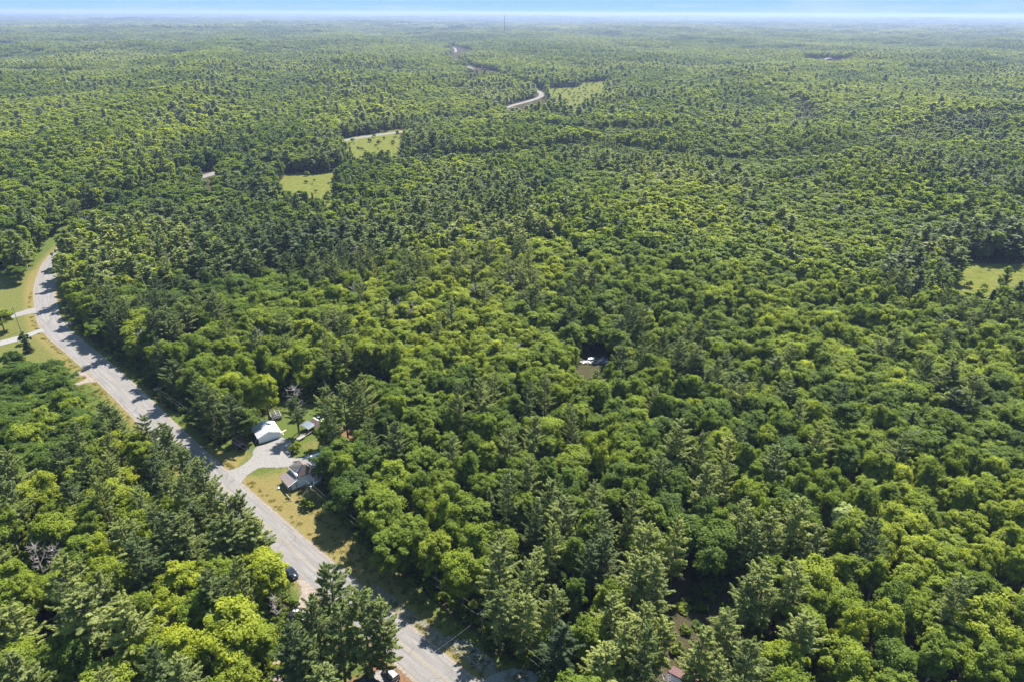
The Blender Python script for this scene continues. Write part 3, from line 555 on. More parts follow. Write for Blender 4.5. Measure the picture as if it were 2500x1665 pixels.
# ---------------------------------------------------------------- the individual trees near the road
NEAR='''-55.2 97.0 17.0 6.2 M 0.78 6;-54.0 113.2 14.0 5.6 M 0.89 7;-56.0 110.6 12.0 4.0 M 0.74 6;-69.3 101.8 14.0 3.6 M 0.85 5;-71.1 109.5 15.0 4.0 M 0.78 3;-69.2 91.1 15.0 4.2 M 0.78 5;-63.5 92.5 15.0 4.4 M 0.82 6;-61.3 103.7 19.0 4.0 P 0.30 3;-78.3 111.3 21.0 4.4 P 0.30 5;-71.9 92.5 23.0 5.0 P 0.60 5;-81.6 94.9 22.0 5.0 P 0.60 5;-91.6 103.8 21.0 4.2 P 0.60 5;-76.2 118.3 21.0 4.4 P 0.40 3;-73.0 119.1 20.0 4.2 P 0.50 3;-65.0 118.7 19.0 4.2 P 0.40 8;-59.3 120.2 16.0 3.8 P 0.50 10;-91.6 88.7 15.0 4.4 M 0.64 5;-87.2 89.6 15.0 4.0 M 0.55 5;-82.4 90.7 15.0 4.4 M 0.35 5;-63.5 101.8 15.0 4.8 M 0.55 6;-65.2 114.3 14.0 3.2 B 0.64 6;-57.6 81.6 21.0 4.4 P 0.60 6;-87.1 110.1 15.0 4.2 M 0.64 5;-85.1 111.2 14.0 3.8 M 0.60 5;-100.9 114.8 15.0 3.0 D 0.50 5;-106.3 116.6 14.0 3.0 D 0.50 5;-50.6 106.7 9.0 2.4 D 0.50 7;-106.1 125.7 15.0 4.4 M 0.74 4;-109.5 124.4 15.0 4.0 M 0.67 4;-50.1 96.1 13.0 4.0 M 0.71 6;-52.2 89.9 12.0 4.4 M 0.71 6;-57.6 92.3 13.0 3.0 B 0.60 6;-100.1 99.7 14.0 4.0 M 0.60 5;-106.7 110.0 15.0 4.0 M 0.60 5;-74.3 107.7 12.0 3.6 M 0.67 3;-76.5 104.3 12.0 3.2 M 0.50 5;-179.2 218.8 11.0 4.0 M 0.20 0;-165.7 203.6 13.0 5.2 M 0.20 0;-150.8 198.2 12.0 4.6 M 0.22 0;-163.3 214.8 9.0 3.6 M 0.30 0;-140.7 174.5 14.0 4.6 M 0.64 1;-144.3 188.1 13.0 3.6 M 0.55 0;-129.0 171.7 13.0 3.6 M 0.74 1;-119.9 171.7 17.0 3.6 P 0.35 8;-116.4 171.1 15.0 3.4 P 0.45 8;-103.1 163.3 18.0 3.4 P 0.35 8;-98.5 161.9 17.0 3.4 P 0.40 8;-112.7 160.0 14.0 3.8 M 0.82 2;-106.6 161.2 14.0 3.6 M 0.71 8;-94.7 149.7 18.0 4.0 P 0.30 8;-123.5 161.6 14.0 4.0 M 0.40 1;-118.6 147.9 18.0 3.8 P 0.30 4;-112.7 150.2 15.0 4.0 M 0.71 3;-114.7 147.5 14.0 4.2 M 0.64 4;-127.8 143.4 20.0 4.4 P 0.50 4;-140.9 165.1 14.0 4.4 M 0.60 1;-103.7 149.2 11.0 2.8 M 0.87 3;-100.9 137.5 15.0 4.8 M 0.74 3;-120.9 142.5 14.0 4.0 M 0.78 4;-108.9 136.1 12.0 3.2 M 0.89 4;-117.2 139.0 12.0 3.2 M 0.82 4;-107.9 133.5 17.0 3.6 P 0.35 4;-123.0 136.8 14.0 4.2 M 0.74 4;-91.1 142.1 19.0 4.0 P 0.20 8;-136.8 183.4 12.0 3.4 M 0.71 1;-93.0 157.2 18.0 3.6 P 0.35 8;-85.1 146.9 19.0 3.8 P 0.45 8;-79.2 141.9 19.0 4.0 P 0.45 8;-67.9 129.1 18.0 3.8 P 0.50 8;-72.2 133.1 17.0 3.4 P 0.50 8;-64.2 128.4 18.0 3.8 P 0.50 8;-58.9 121.2 17.0 3.8 P 0.60 10;-62.7 119.5 19.0 4.2 P 0.55 8;-89.4 176.2 20.0 4.6 P 0.35 8;-84.0 174.6 19.0 4.2 P 0.40 8;-94.8 178.7 20.0 4.2 P 0.35 8;-91.9 195.4 15.0 4.0 M 0.71 8;-86.2 189.4 16.0 4.0 M 0.64 8;-78.6 188.5 18.0 4.6 M 0.69 9;-82.0 177.6 12.0 3.6 M 0.30 8;-67.4 183.0 17.0 4.0 D 0.50 10;-66.9 181.1 14.0 3.4 P 0.30 10;-55.4 176.2 20.0 4.0 P 0.45 10;-49.9 174.9 22.0 4.4 P 0.45 10;-45.3 176.2 22.0 3.8 P 0.45 10;-47.6 158.5 14.0 4.6 M 0.40 10;-50.3 154.9 13.0 4.2 M 0.30 11;-39.3 153.6 15.0 5.0 M 0.42 11;-40.4 144.6 14.0 5.0 M 0.32 11;-41.6 141.1 13.0 4.6 M 0.25 11;-30.8 143.7 17.0 5.4 M 0.61 11;-32.2 134.0 15.0 5.2 M 0.61 11;-30.8 163.0 16.0 4.4 M 0.42 11;-37.0 184.9 15.0 3.6 M 0.40 11;-43.1 166.9 12.0 3.4 M 0.45 10;-27.4 120.5 15.0 4.8 M 0.45 12;-17.3 118.1 16.0 4.6 M 0.73 12;-10.4 112.0 16.0 4.8 M 0.61 12;-2.6 107.6 22.0 4.2 P 0.67 12;3.5 99.4 19.0 4.0 P 0.64 12;-35.7 101.0 24.0 4.4 P 0.35 7;-27.5 93.9 24.0 4.2 P 0.45 7;-24.5 93.8 21.0 3.4 P 0.50 7;-37.1 93.4 22.0 4.0 P 0.40 7;-32.5 91.9 23.0 3.8 P 0.45 7;-39.2 87.6 21.0 4.0 P 0.20 7;-33.1 82.3 19.0 4.0 P 0.50 7;-37.3 86.6 18.0 3.4 P 0.35 7;-22.4 124.1 16.0 4.8 M 0.50 12;-28.5 128.0 16.0 4.4 M 0.55 11;-8.0 122.0 15.0 4.2 M 0.50 12;25.2 106.1 21.0 4.4 P 0.60 14;30.2 106.7 21.0 4.4 P 0.60 15;24.7 96.1 20.0 3.8 P 0.67 14;20.4 98.1 19.0 3.8 P 0.64 14;27.4 91.7 18.0 3.4 P 0.74 16;51.4 104.1 22.0 4.4 P 0.64 15;57.7 105.2 21.0 4.0 P 0.67 15;48.6 102.9 19.0 3.8 P 0.50 15;34.9 89.7 19.0 3.6 P 0.67 16;43.4 87.5 20.0 4.2 P 0.45 15;43.1 96.5 17.0 3.8 P 0.60 16;59.6 98.6 14.0 4.2 M 0.64 15;51.6 90.6 14.0 4.4 M 0.71 15;69.0 103.1 15.0 4.2 M 0.60 17;64.2 90.9 14.0 4.4 M 0.64 17;21.6 92.0 19.0 4.0 P 0.64 14;38.4 85.5 16.0 3.2 P 0.64 16;15.8 86.8 18.0 4.0 P 0.78 14;80.1 130.6 15.0 2.3 B 1.16 26;82.4 125.4 15.0 4.6 M 0.71 26;85.5 122.9 15.0 4.2 M 0.71 26;92.6 130.7 15.0 4.6 M 0.73 26;95.6 127.0 15.0 4.6 M 0.71 26;92.9 118.5 15.0 4.6 M 0.74 28;73.8 113.7 15.0 4.6 M 0.64 26;89.0 114.6 14.0 3.8 M 0.74 28;96.7 113.7 14.0 4.2 M 0.67 28;108.5 128.9 15.0 4.6 M 0.67 26;90.1 107.0 14.0 4.6 M 0.64 18;82.8 103.0 14.0 4.0 M 0.69 17;72.6 91.6 14.0 4.4 M 0.40 17;68.4 104.0 14.0 4.6 M 0.55 17;85.2 94.1 14.0 4.6 M 0.69 17;56.2 94.5 18.0 3.8 P 0.60 15;70.0 133.7 15.0 4.6 M 0.45 24;68.3 118.6 18.0 3.6 P 0.50 26;100.7 180.2 20.0 3.8 P 0.20 30;118.3 172.9 15.0 3.0 S 0.10 27;127.3 199.6 16.0 4.6 M 0.78 27;125.8 192.9 15.0 4.2 M 0.78 27;132.2 190.6 14.0 3.6 M 0.74 27;108.5 197.7 15.0 4.4 M 0.74 30;89.6 162.0 14.0 3.6 M 0.50 25;119.6 216.0 14.0 4.0 M 0.89 30;-21.4 135.0 16.4 3.5 M 0.50 12;40.2 124.1 16.7 4.9 M 0.27 22;-69.6 80.6 19.3 3.3 P 0.68 5;31.4 177.2 16.0 5.0 M 0.35 30;53.1 157.8 14.7 4.0 M 0.59 19;0.4 168.9 13.1 4.8 M 0.48 21;1.1 181.8 15.1 3.9 M 0.39 21;84.1 145.0 15.6 3.7 M 0.48 25;20.9 116.1 19.0 3.5 P 0.24 22;-27.8 174.2 15.2 5.2 M 0.51 29;35.1 192.8 14.7 3.7 M 0.48 30;94.6 96.5 17.5 5.4 M 0.77 17;-50.5 165.0 20.2 3.2 P 0.37 10;58.0 170.4 16.6 3.9 M 0.38 19;76.0 148.7 15.7 3.5 M 0.46 25;80.3 176.5 15.7 4.3 M 0.54 30;8.9 101.1 17.3 3.0 P 0.52 14;73.3 141.0 16.9 2.6 B 0.55 24;3.5 151.6 15.0 4.6 M 0.56 20;-61.3 111.1 14.3 3.4 B 0.61 6;9.6 131.7 20.8 4.4 P 0.59 20;101.9 165.7 14.1 5.1 M 0.55 27;38.9 155.7 12.6 3.9 M 0.50 23;13.1 102.9 12.3 1.9 S 0.36 14;-95.0 94.2 19.2 4.1 P 0.66 5;106.2 156.4 18.0 3.8 P 0.57 27;16.0 195.0 13.5 5.3 M 0.54 21;30.8 132.9 16.9 2.4 B 0.50 23;39.1 136.0 13.2 5.1 M 0.29 23;39.3 189.2 16.5 3.6 M 0.49 30;9.3 168.3 15.8 5.3 M 0.59 21;-14.6 197.6 17.3 4.4 M 0.33 29;-1.9 160.9 14.5 2.7 B 0.35 21;-86.5 98.1 21.7 3.1 P 0.40 5;-24.6 185.7 13.1 5.1 M 0.53 29;19.5 175.9 14.9 5.3 M 0.57 21;-23.8 164.2 14.8 2.4 B 0.48 29;133.3 146.5 13.8 4.5 M 0.62 27;50.2 81.6 17.5 4.6 M 0.56 15;108.1 144.8 17.3 2.6 B 0.66 27;4.0 134.8 14.4 3.8 M 0.51 13;74.8 97.9 17.2 3.9 M 0.64 17;62.3 83.7 12.8 4.0 M 0.62 17;50.1 161.7 15.0 2.5 B 0.57 19;6.1 192.2 17.1 3.4 M 0.50 21;89.1 176.8 13.6 4.1 M 0.48 30;-18.3 162.0 14.5 2.9 B 0.40 29;17.8 126.7 16.5 2.8 B 0.52 20;64.0 146.4 14.7 4.6 M 0.52 25;55.5 133.1 12.6 3.8 M 0.36 24;5.3 142.4 18.9 3.4 P 0.55 20;47.1 121.5 15.3 5.3 M 0.35 22;-10.0 133.8 12.6 5.0 M 0.44 13;58.2 149.2 12.8 3.6 M 0.51 23;32.3 120.1 15.4 4.0 M 0.49 22;22.9 183.7 12.7 3.5 M 0.43 21;27.4 126.9 20.6 3.4 P 0.59 23;-24.0 153.4 14.5 5.0 M 0.50 20;9.2 145.1 17.3 2.6 B 0.41 20;127.0 138.5 15.5 4.4 M 0.76 26;78.9 111.6 16.5 2.4 B 0.70 28;12.8 174.1 14.9 3.6 M 0.38 21;23.6 164.6 13.6 3.5 M 0.52 19;33.5 145.5 15.9 4.7 M 0.56 23;-34.8 179.0 16.6 3.6 M 0.54 11;-106.8 101.8 16.0 4.9 M 0.59 5;-11.5 148.0 16.5 4.0 M 0.41 20;57.7 183.6 12.9 3.6 M 0.71 30;126.2 126.4 14.2 4.7 M 0.83 26;125.1 154.7 14.1 3.1 B 0.53 27;59.2 120.5 20.0 4.3 P 0.64 24;-17.4 183.4 14.6 3.6 M 0.65 29;14.1 117.1 16.8 2.7 B 0.48 20;80.1 117.8 20.3 3.9 P 0.37 26;122.3 143.6 14.3 4.6 M 0.64 27;21.8 190.6 12.7 4.5 M 0.57 21;28.2 188.1 16.9 4.2 M 0.45 30;101.6 121.9 13.0 5.4 M 0.58 28;63.1 103.5 15.8 2.4 B 0.58 26;62.7 178.1 15.8 5.3 M 0.30 30;5.0 123.9 20.5 3.2 P 0.33 13;-124.7 152.0 13.8 5.1 M 0.29 4;-17.3 158.1 14.7 2.7 B 0.48 29;120.3 152.5 16.5 3.7 M 0.54 27;-63.6 85.7 18.9 3.3 P 0.32 5;111.4 152.5 13.8 4.3 M 0.54 27;44.4 149.2 13.2 3.6 M 0.32 23;16.9 155.0 12.9 5.5 M 0.70 20;63.1 159.0 17.6 3.5 P 0.36 25;95.7 157.9 15.3 3.6 M 0.50 27;-89.0 125.3 15.7 4.4 M 0.74 3;122.8 131.8 15.4 4.1 M 0.75 26;-2.9 191.5 17.0 2.6 B 0.45 21;-38.3 191.4 12.7 4.4 M 0.24 11;-119.2 118.8 16.2 4.9 M 0.48 4;12.8 106.1 16.3 2.4 B 0.42 14;-92.0 136.0 13.1 3.6 M 0.61 3;65.6 124.0 21.9 4.2 P 0.73 24;73.8 165.3 14.9 4.1 M 0.66 25;78.4 160.0 14.0 5.4 M 0.25 25;97.6 148.5 17.2 4.4 M 0.59 27;103.1 138.0 15.1 2.4 B 0.55 26;-44.7 182.2 21.0 3.8 P 0.63 10;87.4 134.3 17.1 2.5 B 0.61 26;-1.7 144.1 13.8 4.3 M 0.54 20;-93.8 127.2 12.7 2.0 S 0.69 3;33.0 164.7 15.5 4.0 M 0.50 19;3.2 104.9 20.5 3.1 P 0.58 13;-102.5 156.5 15.0 4.3 M 0.77 8;-31.0 192.3 12.7 5.4 M 0.48 29;69.2 85.0 13.6 4.8 M 0.56 17;76.6 124.3 17.3 3.2 B 0.51 26;109.9 164.8 13.8 3.9 M 0.61 27;26.2 136.1 15.1 3.2 B 0.51 23;89.6 170.1 15.4 2.7 B 0.58 25;-7.9 166.4 17.5 3.9 M 0.52 21;-3.5 176.9 13.0 4.0 M 0.46 21;52.0 178.0 15.3 4.6 M 0.36 30;66.9 97.5 17.2 2.6 B 0.77 17;-88.9 130.8 18.9 3.3 P 0.46 3;-97.1 130.7 21.7 3.0 P 0.64 3;-84.2 81.1 21.8 4.3 P 0.44 5;-0.9 132.1 22.5 3.5 P 0.42 20;103.2 114.6 16.1 3.5 M 0.74 28;49.1 137.5 21.2 4.3 P 0.52 23;112.1 121.8 14.1 1.8 S 0.69 26;100.7 132.8 14.9 4.6 M 0.56 26;-97.8 120.1 13.2 5.0 M 0.51 4;15.0 188.3 14.8 3.6 M 0.57 21;-1.7 116.3 18.0 3.4 P 0.51 13;-84.1 102.8 18.0 3.5 P 0.51 5;91.3 142.5 13.4 4.7 M 0.57 27;-7.3 190.4 14.1 3.3 B 0.29 21;76.1 184.2 15.6 4.4 M 0.58 30;115.7 123.8 14.8 3.5 M 0.69 26;21.6 140.8 12.5 4.2 M 0.63 23;28.5 150.1 16.3 3.4 M 0.55 23;-92.6 112.3 13.8 2.2 S 0.48 5;83.2 153.4 15.1 2.5 B 0.69 25;-113.3 114.4 19.1 3.3 P 0.55 4;-74.2 84.7 14.5 4.9 M 0.66 5;45.8 178.9 16.9 3.5 M 0.43 30;43.6 168.4 14.7 5.1 M 0.26 19;-15.5 136.5 16.7 3.1 B 0.62 13;5.2 110.3 19.1 3.9 P 0.66 13;28.4 114.9 21.3 4.3 P 0.64 22;88.5 87.3 16.6 3.9 M 0.60 17;79.3 170.2 16.6 3.9 M 0.44 25;-26.5 160.3 11.1 1.9 S 0.49 29;-120.0 131.0 21.7 4.1 P 0.48 4;91.6 153.5 17.0 3.4 B 0.43 25;-96.2 108.9 13.0 4.2 M 0.61 5;5.5 159.9 20.6 3.9 P 0.55 21;44.9 156.4 21.7 4.1 P 0.67 19;-5.2 198.1 13.4 5.1 M 0.55 21;-11.3 169.7 16.6 2.4 B 0.42 21;-20.1 196.8 16.1 2.5 B 0.59 29;-17.8 171.4 14.7 2.7 B 0.52 29;-13.9 123.2 15.1 2.3 B 0.45 12;112.2 138.2 16.7 4.3 M 0.62 27;-101.4 104.8 16.3 2.6 B 0.68 5;-75.9 127.3 17.3 4.0 P 0.32 8;9.9 90.8 18.2 4.3 P 0.12 14;-81.8 130.1 16.4 2.5 B 0.73 3;38.0 181.7 14.5 4.4 M 0.55 30;70.3 125.1 16.4 2.4 B 0.42 26;-111.9 130.3 15.1 2.4 B 0.59 4;-53.8 169.3 13.5 3.5 M 0.46 10;72.5 155.8 15.2 3.9 M 0.51 25;74.3 137.1 16.1 2.6 B 0.55 24;109.7 104.7 14.2 3.7 M 0.82 17;-40.2 162.0 18.3 3.2 P 0.36 10;46.9 190.6 14.7 3.5 M 0.55 30;107.4 119.0 15.7 3.3 B 0.73 28;-9.5 180.4 21.5 4.0 P 0.68 21;63.8 153.3 17.4 3.7 M 0.51 25;-84.9 117.2 19.3 4.2 P 0.54 5;-117.8 125.1 16.8 2.4 B 0.66 4;115.2 114.8 16.1 2.8 B 0.81 28;-17.4 190.7 16.9 4.7 M 0.25 29;-6.0 154.7 16.6 3.1 B 0.62 20;20.0 121.2 20.4 3.5 P 0.52 22;64.3 110.5 15.8 5.1 M 0.76 15;30.9 138.4 16.7 3.5 M 0.42 23;-108.2 143.0 21.2 3.3 P 0.32 3;43.6 141.8 15.3 4.3 M 0.35 23;12.4 80.5 16.8 5.3 M 0.48 14;-7.7 172.2 13.2 3.7 M 0.43 21;-15.8 130.1 17.3 3.4 M 0.55 12;-2.2 122.8 12.5 3.9 M 0.60 13;67.9 185.3 13.5 3.6 M 0.40 30;39.5 161.7 15.0 3.4 M 0.39 19;54.5 117.1 19.5 3.7 P 0.59 24;105.0 99.7 15.8 3.7 M 0.48 17;27.7 195.4 15.8 3.5 P 0.44 30;-36.6 169.2 13.6 2.1 S 0.51 11;80.3 135.2 14.9 3.5 M 0.56 25;73.6 173.8 14.5 4.9 M 0.36 25;4.9 177.6 21.0 3.7 P 0.40 21;41.7 195.3 15.9 3.8 M 0.42 30;94.9 138.3 16.6 2.7 B 0.57 27;-37.4 174.2 14.3 3.9 M 0.28 11;-132.6 147.9 15.9 2.5 B 0.56 4;27.2 145.3 16.4 3.2 B 0.40 23;-11.1 158.0 16.1 2.7 B 0.41 21;15.9 134.7 14.7 2.9 B 0.43 20;79.0 89.4 17.3 3.2 B 0.51 17;15.0 143.0 16.1 4.6 M 0.33 20;-86.7 138.4 17.8 3.3 P 0.54 8;8.6 116.3 20.4 3.1 P 0.64 20;82.4 107.8 16.1 2.3 B 0.77 18;49.9 128.2 16.9 2.3 B 0.61 22;59.7 139.2 16.0 4.2 M 0.66 24;34.4 129.8 17.0 3.2 B 0.45 22;97.6 106.2 16.6 4.2 M 0.46 18;76.9 103.0 17.0 3.3 B 0.48 18;18.3 165.4 21.6 3.3 P 0.48 21;102.4 92.8 13.4 5.3 M 0.67 17;84.3 164.6 15.5 3.4 M 0.57 25;-17.4 141.1 15.3 2.9 B 0.56 20;-78.9 133.9 20.7 3.5 P 0.43 8;17.4 111.0 19.1 4.0 P 0.23 14;9.8 198.9 16.1 2.4 B 0.50 21;55.0 108.8 12.7 2.3 S 0.52 15;-45.3 191.6 15.3 4.5 M 0.44 10;100.1 140.9 14.5 2.5 B 0.77 27;-8.1 143.2 13.9 4.0 M 0.53 20;50.3 151.2 21.4 3.1 P 0.54 19;31.3 156.8 15.4 4.8 M 0.54 19;103.8 149.6 12.8 3.7 M 0.86 27;-131.6 139.2 19.3 3.4 P 0.64 4;-15.3 175.5 22.5 3.5 P 0.39 29;53.8 141.3 19.4 3.5 P 0.55 23;38.0 173.6 14.6 5.1 M 0.61 19;96.9 172.4 12.9 4.3 M 0.54 25;67.8 138.6 13.9 1.9 S 0.62 24;63.3 131.5 17.3 4.3 M 0.55 24;114.0 158.6 16.8 3.0 B 0.54 27;85.7 110.7 14.7 3.1 B 0.58 28;58.3 163.6 14.9 3.9 M 0.72 19;44.3 82.2 15.0 1.9 S 0.47 15;12.5 125.9 20.8 4.0 P 0.44 20;53.3 122.0 19.4 3.1 P 0.37 24;24.4 153.3 17.4 2.3 B 0.71 19;20.7 135.0 17.6 3.5 P 0.51 23;14.3 94.3 16.2 3.1 B 0.57 14;-17.7 146.7 15.9 3.0 B 0.61 20;-81.3 123.0 18.5 3.5 P 0.42 3;-114.8 154.8 15.6 2.3 B 0.58 3;84.6 157.8 19.2 3.5 P 0.66 25;94.9 89.0 14.4 4.1 M 0.60 17;2.2 199.5 14.7 2.1 S 0.40 21;52.1 171.0 16.2 2.6 B 0.39 19;-5.0 139.8 12.8 2.1 S 0.49 13;-109.3 154.7 19.6 3.1 P 0.38 2;62.4 189.2 15.2 4.7 M 0.42 30;65.7 170.9 12.8 4.9 M 0.43 19;70.1 148.4 19.4 4.1 P 0.37 25;24.6 158.4 16.6 3.5 M 0.68 19;-66.6 124.1 13.6 2.1 S 0.62 8;85.4 172.5 17.9 3.2 P 0.55 30;-25.2 168.5 17.1 3.1 B 0.60 29;-16.8 153.6 18.4 3.1 P 0.56 29;50.6 184.6 13.3 3.7 M 0.52 30;10.6 184.3 20.5 3.1 P 0.52 21;51.9 146.1 17.0 2.5 B 0.59 23;10.9 160.5 14.3 2.8 B 0.51 21;-56.0 104.5 21.5 3.1 P 0.48 6;43.6 183.5 17.3 3.1 P 0.67 30;54.0 127.3 18.3 3.2 P 0.66 24;-2.2 100.6 18.3 4.0 P 0.40 12;-31.5 156.4 20.2 3.6 P 0.40 11;115.5 132.2 16.8 3.2 B 0.62 26;87.6 99.7 21.8 3.7 P 0.53 18;-119.3 157.2 19.3 4.1 P 0.47 1;19.9 103.3 17.1 3.2 B 0.69 14;-23.7 141.2 15.9 3.5 M 0.48 20;-100.2 94.1 19.9 3.1 P 0.45 5;-0.6 156.0 18.7 3.4 P 0.53 21;-20.3 176.8 14.9 3.3 B 0.45 29;-43.8 149.8 16.4 3.0 B 0.63 11;-103.0 143.5 18.6 3.3 P 0.63 3;-101.7 130.7 16.7 2.9 B 0.61 3;118.6 138.2 17.2 4.2 M 0.64 27;110.2 114.1 17.0 2.8 B 0.69 28;-5.5 185.2 19.8 3.3 P 0.52 21;24.4 87.2 21.7 3.2 P 0.40 14;121.5 157.8 13.6 3.4 M 0.47 27;28.2 168.3 17.3 2.9 B 0.63 19;80.6 140.0 16.8 2.5 B 0.51 25;47.2 131.3 16.0 3.3 B 0.42 22;-98.8 125.5 16.1 2.5 B 0.62 3;27.3 100.2 13.4 2.2 S 0.71 14;129.5 151.2 12.7 3.6 M 0.60 27;-51.6 80.1 16.5 3.9 M 0.45 6;104.2 105.0 13.3 3.7 M 0.74 17;39.8 145.9 19.0 3.4 P 0.54 23;81.7 181.7 15.4 3.1 B 0.37 30;50.2 142.9 12.3 1.8 S 0.46 23;68.5 165.5 15.8 3.0 B 0.34 25;-90.7 117.7 15.2 3.5 M 0.79 5;38.5 80.5 17.4 3.2 P 0.41 16;53.9 190.9 17.0 2.5 B 0.32 30;6.1 182.5 13.6 2.3 S 0.56 21;-24.9 194.3 16.1 3.5 M 0.31 29;36.4 116.4 21.2 3.4 P 0.70 22;8.9 149.3 15.0 2.4 B 0.57 20;58.0 112.2 16.7 3.9 M 0.45 15;71.5 180.9 18.9 3.3 P 0.68 30;58.7 155.4 17.6 3.8 P 0.93 19;24.1 170.3 15.7 3.3 B 0.45 19'''
OFF='''-104 92 17 3.4 B 0.5;114 89 14 4.5 M 0.7;131 116 14 4.3 M 0.5;110 98 15 3.4 B 0.5;124 108 14 4.0 M 0.6;131 108 15 5.0 M 0.7;-45 81 14 4.3 M 0.7;134 134 14 5.1 M 0.7;-127 123 14 4.4 M 0.8;139 125 14 4.1 M 0.6;122 121 17 3.8 M 0.6;116 108 17 3.5 M 0.6;-139 133 20 3.4 P 0.4;82 80 13 4.5 M 0.6;-120 102 17 3.5 P 0.4;-114 88 19 3.7 P 0.5;-135 123 14 4.1 M 0.7;-141 121 18 3.2 P 0.5;-115 95 15 2.6 B 0.7;-144 128 19 3.1 P 0.6;101 83 14 3.6 M 0.6;-12 81 14 2.5 B 0.7;-99 81 18 3.2 P 0.3;-130 128 17 3.9 P 0.3;-137 141 17 4.0 M 0.6;-130 115 20 4.1 P 0.5;-1 80 12 2.5 P 0.4;-128 104 15 4.6 M 0.6;127 103 15 1.9 S 0.6;-94 80 11 2.2 S 0.5;119 95 17 4.7 M 0.6;133 126 18 3.4 P 0.5;26 81 15 3.5 P 0.3;149 130 13 3.5 M 0.6;32 82 12 3.2 P 0.2;-101 86 17 3.6 P 0.6;-145 135 17 2.9 B 0.4;-115 109 14 4.5 M 0.7;-63 81 15 2.4 B 0.4;-133 112 15 2.9 B 0.5;-125 110 17 3.7 P 0.5;111 83 15 4.8 M 0.8;-18 82 12 4.2 M 0.7;118 102 17 3.2 B 0.7;93 81 16 3.2 B 0.5;-109 94 17 3.8 M 0.4;-124 99 19 3.6 P 0.6;-132 134 14 2.6 B 0.8;-24 81 13 3.4 P 0.4;-138 127 16 3.0 B 0.5;136 140 15 3.2 B 0.7;-107 82 13 3.8 M 0.7;-137 116 19 3.8 P 0.3;-113 101 15 4.0 M 0.6;-121 96 21 3.2 P 0.4;144 135 15 4.8 M 0.5;-104 97 13 2.0 S 0.6;141 119 17 4.6 M 0.6;-124 116 15 2.8 B 0.5;-149 131 21 4.3 P 0.6'''
ZONES=["beside the lawns left of the road's bend", "in the woods at the left edge, below the lawns", "left of the road, opposite the shaded verge", "left of the road, across from the house", "in the woods at the left edge, mid height", "in the bottom left corner woods", "between the dirt track and the bottom left woods", "in the stand between the road and the dirt track", "right of the road, above the garage", "behind the white garage", "in the yard behind the house", "just right of the house", "along the grassy verge right of the road", "behind the verge trees, at the bottom centre", "left of the shaded clearing at the bottom", "right of the shaded clearing at the bottom", "below the shaded clearing, at the bottom edge", "in the bottom right corner woods", "at the right edge, low in the woods", "in the woods right of centre, above the shaded clearing", "in the woods well right of the house", "in the middle of the woods, below the scrap pile", "just above the shaded clearing", "between the scrap pile and the shaded clearing", "left of the silvery poplar", "above the silvery poplar", "right of the silvery poplar", "at the right edge, above the silvery poplar", "at the right edge, level with the shaded clearing", "in the woods behind the big maples by the house", "right of the scrap pile"]

SP = {'M': 'broadleaf tree', 'B': 'slender poplar', 'P': 'pine', 'S': 'spruce', 'D': 'dead grey tree'}
def tone_word(k, t):
    if k == 'D': return 'leafless'
    if k in 'PS': return 'dark' if t < .33 else 'grey-green' if t < .48 else 'mid green' if t < .64 else 'yellowish'
    return 'dark green' if t < .36 else 'deep green' if t < .52 else 'fresh green' if t < .66 else 'light green' if t < .8 else 'yellow-green' if t < 1.1 else 'silvery pale'
def size_word(k, h, r):
    H, RR = REF[k]; v = (h / H + r / RR) / 2
    return 'small' if v < .82 else 'big' if v > 1.1 else 'medium'
def shape_word(h, r, k):
    v = (h / r) / (REF[k][0] / REF[k][1]); return 'slim' if v > 1.18 else 'wide' if v < .88 else ''
rec = []
for q in NEAR.split(';'):
    x, y, h, r, k, t, z = q.split(); rec.append((float(x), float(y), float(h), float(r), k, float(t), int(z)))
lab = {}
for q in rec:
    x, y, h, r, k, t, z = q
    L = ' '.join((size_word(k, h, r) + ' ' + shape_word(h, r, k) + ' ' + tone_word(k, t) + ' ' + SP[k] + ' ' + ZONES[z]).split())
    lab.setdefault(L, []).append(q)
cnt = {}
for L, qs in lab.items():
    for (x, y, h, r, k, t, z) in qs:
        H, RR = REF[k]; a = rng.uniform(0, 6.28)
        o = thing(NAMES[k], (x, y, 0), a, L, {'M': 'broadleaf tree', 'B': 'poplar', 'P': 'pine', 'S': 'spruce', 'D': 'dead tree'}[k],
                  'trees ' + ZONES[z] if len(qs) == 1 else ' '.join((tone_word(k, t) + ' ' + SP[k] + 's ' + ZONES[z]).split()))
        sc = (r / RR, r / RR * rng.uniform(.85, 1.15), h / H); o.rotation_euler = (rng.normal() * .035, rng.normal() * .035, a)
        if k == 'D':
            inst(DEAD[int(rng.integers(2))], 'trunk', (0, 0, 0), o, 0, sc); continue
        c = cnt[k] = cnt.get(k, -1) + 1
        crm, trm, _ = HI[k][c % len(HI[k])]
        cr = inst(crm, 'crown', (0, 0, 0), o, 0, sc); cr['tint'] = t
        inst(trm, 'trunk', (0, 0, 0), o, 0, sc)

